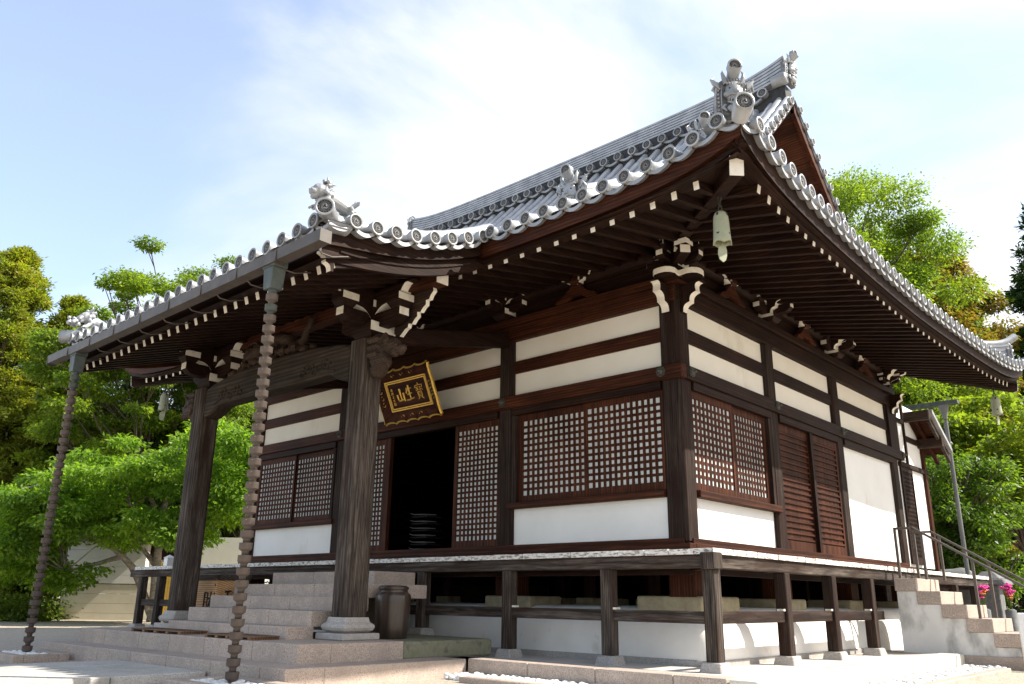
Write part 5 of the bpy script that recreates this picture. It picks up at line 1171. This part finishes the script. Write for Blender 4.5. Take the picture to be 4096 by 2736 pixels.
def tree(name, label, cat, base, top, rx, leafmat_, n, size, seed, group=None, mode='leaf', nclump=46, shape='round', bark='bark_dark', lowfrac=.3, cl=(.5, 1.05), trunk_r=.18, ry=None, lean=(0, 0)):
    r = np.random.default_rng(seed); base = Vector(base); hgt = top-base.z; ry = ry or rx
    t = thing(name, base, label, cat, group); cl_ = []; k = 0
    if nclump < 200: nclump = int(nclump*2.4); cl = (cl[0]*.6, cl[1]*.68)
    while len(cl_) < nclump and k < 4000:
        k += 1; p = r.normal(size=3); p /= np.linalg.norm(p); q_ = r.random()**.45
        if shape == 'cone':
            h = lowfrac+(1-lowfrac)*r.random()**.95; wd = (1-h)/(1-lowfrac); wd = min(1, wd*1.25)**.55; a = r.random()*6.283; s_ = r.random()**.38
            c = Vector((math.cos(a)*rx*wd*s_, math.sin(a)*ry*wd*s_, h*hgt*.97)); rd = (.55+.45*wd)*r.uniform(*cl)*.9
        else:
            h = lowfrac+(1-lowfrac)*(.5+.5*p[2]*q_); c = Vector((p[0]*rx*q_, p[1]*ry*q_, h*hgt)); rd = r.uniform(*cl)
            if shape == 'flat' and r.random() < .5: c.z = lowfrac*hgt+(1-lowfrac)*hgt*round((h-lowfrac)/(1-lowfrac)*4)/4
        c += base+Vector((lean[0]*h, lean[1]*h, 0)); c.z = min(c.z, top-rd*.5)
        cl_.append((tuple(c), (rd*r.uniform(.9, 1.35), rd*r.uniform(.9, 1.35), rd*(.72 if shape != 'flat' else .5))))
    tr = MB(); zt = .82 if shape != 'cone' else .97
    tp = [base+Vector((lean[0]*q_+.15*math.sin(q_*5+seed), lean[1]*q_+.15*math.cos(q_*4+seed)-.15*math.cos(seed), hgt*q_-.1)) for q_ in np.linspace(0, zt, 9)]
    tr.tube(tp, [trunk_r*(1.25 if i == 0 else 1-.86*i/8) for i in range(9)], 9)
    for i, (c, q_) in enumerate(cl_):
        if i % (5 if nclump > 200 else 2 if nclump > 60 else 1): continue
        c = Vector(c); hh = max(.12, min(.78, (c.z-base.z)/hgt-.16-.1*r.random())); j = hh/zt*8; a = tp[int(j)].lerp(tp[min(8, int(j)+1)], j-int(j)); md = a.lerp(c, .5)+Vector((r.uniform(-.3, .3), r.uniform(-.3, .3), r.uniform(-.1, .35)))
        tr.tube([a, md, c], [trunk_r*.36*(1-hh*.6), trunk_r*.22*(1-hh*.5), .012], 6, caps=False)
        for _ in range(2):
            e_ = c+Vector((r.uniform(-1, 1)*q_[0], r.uniform(-1, 1)*q_[1], r.uniform(-.4, .8)*q_[2])); tr.tube([md.lerp(c, .4), c.lerp(e_, .5), e_], [.022, .015, .006], 5, caps=False)
    part('trunk', tr, bark, t)
    me = leaves_mesh('crown', cl_, n, size, leafmat_, mode, seed); o = bpy.data.objects.new('crown', me); link(o, t); me.transform(Matrix.Translation(-base)); return t
def gp(u, d, z=None):
    p = at(u, 1400, d); return (p.x, p.y, ZG if z is None else z)
def ztop(u, v, d): return at(u, v, d).z
def bt(u, v, d): p = at(u, v, d); return (p.x, p.y, gz(p.x, p.y)), p.z
BT = 'trees behind the temple grounds'
# left group
tree('cedar_tree', 'tall olive cedar at the far left edge with brown flecked sprays', 'tree', *bt(60, 552, 41), 3.8, 'leaf_conifer', 190000, .18, 11, BT, 'needle', 700, 'cone', lowfrac=.04, cl=(.30, .60), trunk_r=.3)
tree('cedar_tree', 'shorter olive cedar leaning against the tall cedar at left', 'tree', *bt(178, 668, 41), 2.7, 'leaf_conifer', 130000, .18, 12, BT, 'needle', 480, 'cone', lowfrac=.05, cl=(.30, .58), trunk_r=.25)
tree('cedar_tree', 'cedar partly cut by the left picture edge', 'tree', *bt(-45, 640, 41), 3.6, 'leaf_conifer', 130000, .18, 13, BT, 'needle', 480, 'cone', lowfrac=.04, cl=(.32, .6), trunk_r=.28)
tree('broadleaf_tree', 'light green broadleaf tree rising over the porch roof at left', 'tree', *bt(400, 572, 37), 4.6, 'leaf_bright', 100000, .15, 14, BT, 'leaf', 44, 'flat', lowfrac=.32, cl=(.6, 1.15))
tree('broadleaf_tree', 'light green tree whose crown shows just over the porch gutter', 'tree', *bt(540, 578, 39), 4.6, 'leaf_bright', 100000, .15, 15, BT, 'leaf', 44, 'flat', lowfrac=.32, cl=(.6, 1.15))
tree('maple_tree', 'yellow green maple glowing between the rain chain and the left porch column', 'tree', *bt(235, 850, 38), 2.6, 'leaf_maple', 36000, .15, 16, BT, 'maple', 30, 'flat', lowfrac=.45, cl=(.5, .85))
tree('maple_tree', 'dark green maple behind the small hanging bell', 'tree', *bt(330, 900, 42), 3.6, 'leaf_dark', 50000, .18, 17, BT, 'maple', 50, 'flat', lowfrac=.3, cl=(.6, 1.0))
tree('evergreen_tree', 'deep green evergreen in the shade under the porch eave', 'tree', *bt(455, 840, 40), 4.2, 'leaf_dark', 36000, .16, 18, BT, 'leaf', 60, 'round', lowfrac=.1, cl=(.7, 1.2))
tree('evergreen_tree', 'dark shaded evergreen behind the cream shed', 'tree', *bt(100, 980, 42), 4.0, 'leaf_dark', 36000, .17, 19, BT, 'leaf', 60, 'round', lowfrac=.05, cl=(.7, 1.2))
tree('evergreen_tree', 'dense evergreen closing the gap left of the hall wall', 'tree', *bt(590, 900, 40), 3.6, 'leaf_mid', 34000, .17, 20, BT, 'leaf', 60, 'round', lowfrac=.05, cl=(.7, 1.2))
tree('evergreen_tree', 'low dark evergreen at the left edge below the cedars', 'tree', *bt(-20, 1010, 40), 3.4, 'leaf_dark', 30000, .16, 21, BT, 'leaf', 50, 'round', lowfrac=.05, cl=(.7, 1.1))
# cherry in front of the shed
cb = Vector((-26.2, 5.0, ZG))
ct = thing('cherry_tree', cb, 'spreading cherry tree with long bright leaves and pale leaning limbs beside the veranda', 'tree')
tr = MB(); cl_ = []; r = np.random.default_rng(33)
limbs = [[(352, 1425, 25.3), (352, 1395, 25.3), (357, 1320, 25.2), (362, 1265, 25.0), (372, 1180, 25.0), (395, 1080, 25.2), (420, 1000, 25.4)],
         [(346, 1410, 25.3), (318, 1330, 25.0), (303, 1300, 24.6), (287, 1282, 24.3), (262, 1258, 24.0), (228, 1238, 23.6), (180, 1205, 23.2), (110, 1150, 23.0), (50, 1120, 23.0)],
         [(358, 1300, 25.2), (335, 1268, 25.0), (318, 1245, 24.6), (300, 1160, 24.0), (270, 1110, 23.8)],
         [(362, 1265, 25.0), (400, 1200, 25.4), (470, 1130, 25.8), (540, 1080, 26.2), (590, 1060, 26.4)],
         [(368, 1210, 25.0), (340, 1120, 24.6), (335, 1070, 24.4), (345, 1040, 24.4)], [(280, 1275, 24.2), (230, 1290, 23.7), (190, 1300, 23.5), (150, 1310, 23.4)]]
for li, lb in enumerate(limbs):
    P = [at(p[0], p[1], p[2]*1.21) for p in lb]; rads = [(.22 if li == 0 else .15 if li == 1 else .10)*(1-.8*i/(len(P)-1)) for i in range(len(P))]
    if li == 0: P[0].z = ZG-.1; rads[0] *= 1.3
    tr.tube(P, rads, 9, caps=False)
for k in range(210):
    u = r.uniform(-10, 600); v_ = r.uniform(940, 1330)
    lo = 1330 if u < 130 else 1230+100*max(0, (150-u)/100) if u < 260 else 1255
    hi = 1130-.45*u if u < 300 else 1000-.12*(u-300)
    if u > 470: lo = 1200; hi = 960+(u-470)*.3
    v_ = hi+(lo-hi)*r.random(); d = r.uniform(26.5, 31.5); c = at(u, v_, d); cl_.append((tuple(c), (r.uniform(.45, .8), r.uniform(.45, .8), r.uniform(.18, .34))))
    lb = limbs[int(r.integers(1, 6))]; b3 = lb[int(r.integers(2, len(lb)))]; q_ = at(b3[0], b3[1], b3[2]*1.21)
    if (q_-c).length < 2.4: tr.tube([q_, q_.lerp(c, .55)+Vector((0, 0, .14)), c], [.03, .018, .006], 5, caps=False)
for u, v_, d in ((185, 1330, 23.4), (150, 1345, 23.3), (215, 1305, 23.5), (130, 1315, 23.2), (60, 1300, 23.0), (95, 1330, 23.1)): cl_.append((tuple(at(u, v_, d*1.21)), (.5, .5, .22)))
part('trunk', tr, 'bark', ct); me = leaves_mesh('crown', cl_, 82000, .17, 'leaf_cherry', 'leaf', 5, .75); o = bpy.data.objects.new('crown', me); link(o, ct); me.transform(Matrix.Translation(-cb))
# right group
tree('camphor_tree', 'bright yellow green camphor tree rising behind the gable', 'tree', *bt(1925, 388, 38), 4.6, 'leaf_bright', 190000, .15, 41, BT, 'leaf', 210, 'round', lowfrac=.2, cl=(.5, 1.0), trunk_r=.3)
tree('broadleaf_tree', 'drooping long leaved tree right of the bright camphor', 'tree', *bt(2060, 530, 41), 4.2, 'leaf_mid', 60000, .26, 42, BT, 'leaf', 40, 'flat', lowfrac=.3, cl=(.7, 1.2))
tree('broadleaf_tree', 'reddish young leaved tree above the right eave', 'tree', *bt(2105, 575, 39), 3.2, 'leaf_red', 60000, .20, 43, BT, 'leaf', 90, 'round', lowfrac=.4, cl=(.6, 1.0))
tree('cedar_tree', 'dark cedar peeping over the right eave', 'tree', *bt(2178, 640, 46), 3.0, 'leaf_conifer', 90000, .20, 44, BT, 'needle', 240, 'cone', lowfrac=.1, cl=(.6, 1.0))
tree('maple_tree', 'lime green maple behind the far right wind bell', 'tree', *bt(2290, 905, 27), 2.6, 'leaf_maple', 34000, .14, 45, BT, 'maple', 50, 'flat', lowfrac=.42, cl=(.5, .9))
tree('maple_tree', 'green maple between the downpipe and the stairs', 'tree', *bt(2185, 1000, 24), 1.5, 'leaf_mid', 26000, .13, 46, BT, 'leaf', 44, 'round', lowfrac=.12, cl=(.45, .75))
tree('maple_tree', 'red tinged maple in the gap behind the downpipe', 'tree', *bt(2215, 920, 30), 2.0, 'leaf_red', 22000, .14, 47, BT, 'maple', 36, 'flat', lowfrac=.35, cl=(.5, .85))
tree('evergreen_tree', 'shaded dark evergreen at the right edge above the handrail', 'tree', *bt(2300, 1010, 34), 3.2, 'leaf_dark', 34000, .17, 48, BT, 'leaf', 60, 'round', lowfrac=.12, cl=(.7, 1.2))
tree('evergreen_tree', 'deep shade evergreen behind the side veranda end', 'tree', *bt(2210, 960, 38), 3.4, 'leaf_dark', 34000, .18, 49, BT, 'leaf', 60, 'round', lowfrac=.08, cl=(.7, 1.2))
tree('broadleaf_tree', 'layered green tree beyond the far tile ridge at right', 'tree', *bt(2325, 755, 42), 2.6, 'leaf_mid', 30000, .20, 50, BT, 'leaf', 44, 'flat', lowfrac=.3, cl=(.6, 1.1))
tree('pine_tree', 'tall dark fir cut by the right picture edge', 'tree', *bt(2385, 430, 40), 3.0, 'leaf_dark', 70000, .24, 51, BT, 'needle', 80, 'cone', lowfrac=.25, cl=(.55, .95))
for i, (u, d, v_) in enumerate(((1750, 52, 760), (1600, 55, 900), (2150, 55, 820), (2420, 48, 820), (2330, 55, 880), (700, 52, 930), (200, 52, 860), (-80, 46, 900), (20, 50, 800), (420, 50, 800))):
    lab = ['far evergreen hidden behind the right eave', 'far evergreen behind the hall roof', 'far evergreen on the right slope behind the reddish tree', 'far evergreen past the right edge', 'far evergreen on the slope beyond the maples at right', 'far evergreen behind the left hall wall', 'far evergreen between the two left cedars', 'far evergreen past the left edge', 'far evergreen filling behind the tall cedar', 'far evergreen behind the light green tree at left'][i]
    tree('evergreen_tree', lab, 'tree', *bt(u, v_, d), 4.6, 'leaf_dark', 22000, .30, 60+i, BT, 'leaf', 54, 'round', lowfrac=.03, cl=(.9, 1.6))
# undergrowth (cannot be counted)
cl_ = []
for k in range(160):
    u = r.uniform(2120, 2420); d = r.uniform(24, 48); p = at(u, 1400, d); z = gz(p.x, p.y)
    if p.y > 17: cl_.append(((p.x, p.y, z+.15), (r.uniform(.6, 1.3), r.uniform(.6, 1.3), r.uniform(.2, .6))))
for k in range(110):
    u = r.uniform(-30, 110) if k < 60 else r.uniform(100, 620); d = r.uniform(29, 36) if k < 60 else r.uniform(40, 46); p = at(u, 1400, d); cl_.append(((p.x, p.y, ZG+.2), (r.uniform(.5, 1.2), r.uniform(.5, 1.2), r.uniform(.2, .9))))
me = leaves_mesh('undergrowth', cl_, 60000, .16, 'grass', 'leaf', 8); o = bpy.data.objects.new('undergrowth', me); link(o); tag(o, 'leafy undergrowth below the background trees', 'undergrowth', kind='stuff')
# ------------------------------------------------------------------ right background: lantern, flowers, post, stones
lp = at(2278, 1395, 19.5); lp.z = ZG; sl2 = thing('stone_lantern', lp, 'grey stone pedestal with square cap beside the flowers past the veranda end', 'stone lantern')
part('shaft', MB().box(lp.x-.22, lp.x+.22, lp.y-.22, lp.y+.22, ZG+.35, ZG+1.45), 'lantern', sl2, .02); part('base', MB().box(lp.x-.5, lp.x+.5, lp.y-.5, lp.y+.5, ZG-.05, ZG+.35), 'lantern', sl2, .04)
part('cap', MB().taper(lp.x, lp.y, .42, .42, ZG+1.45, .36, .36, ZG+1.58).taper(lp.x, lp.y, .30, .30, ZG+1.581, .12, .12, ZG+1.75), 'lantern', sl2, .02)
def posy(u, v_, d, label):
    p = at(u, v_, d); t = thing('flower_vase', (p.x, p.y, ZG), label, 'flowers', 'magenta flowers by the lantern'); rr2 = np.random.default_rng(int(u))
    part('vase', MB().lathe([(.10, ZG), (.12, p.z-.45), (.07, p.z-.42)], (p.x, p.y, 0), 12), 'lantern', t)
    f = MB(); f2 = MB(); s_ = MB()
    for k in range(14):
        c = p+Vector((rr2.normal()*.06, rr2.normal()*.06, rr2.uniform(-.20, .14))); b = f if k % 5 else f2
        for j in range(5): a = j*1.257; b.ball(c+Vector((math.cos(a)*.035, math.sin(a)*.035, rr2.normal()*.01)), (.032, .032, .018), 6, 4)
        s_.tube([(p.x, p.y, p.z-.45), c-Vector((0, 0, .1)), c], .006, 4)
    part('petals', f, 'flower', t); part('orange_petals', f2, 'flower2', t); part('stems', s_, 'grass', t)
posy(2250, 1350, 18.5, 'magenta flowers seen between the veranda posts'); posy(2309, 1352, 19.0, 'magenta and orange flowers right of the stone pedestal')
p = at(2343, 1412, 13.0); o = part('white_post', MB().box(p.x-.07, p.x+.07, p.y-.05, p.y+.05, ZG, p.z+.05), 'white', bev=.02); tag(o, 'short white square post at the right edge beyond the stairs', 'post')
for i, (u, v_, d, s_, lab) in enumerate(((2317, 1438, 18.0, .42, 'grey boulder right of the stone pedestal'), (2180, 1300, 20.5, .5, 'rounded grey boulder showing over the veranda edge by the downpipe'))):
    p = at(u, v_, d); m = MB().ball((p.x, p.y, ZG+.2 if i == 0 else p.z-.3), (s_, s_*.8, s_*.6), 14, 9); m.v = [(a+.05*math.sin(7*b+3*c), b+.05*math.sin(6*c), c+.04*math.sin(8*a)) for a, b, c in m.v]
    if i: m.box(p.x-.5, p.x+.5, p.y-.4, p.y+.4, ZG, p.z-.35)
    o = part('boulder', m, 'lantern'); tag(o, lab, 'boulder', 'boulders past the veranda end')
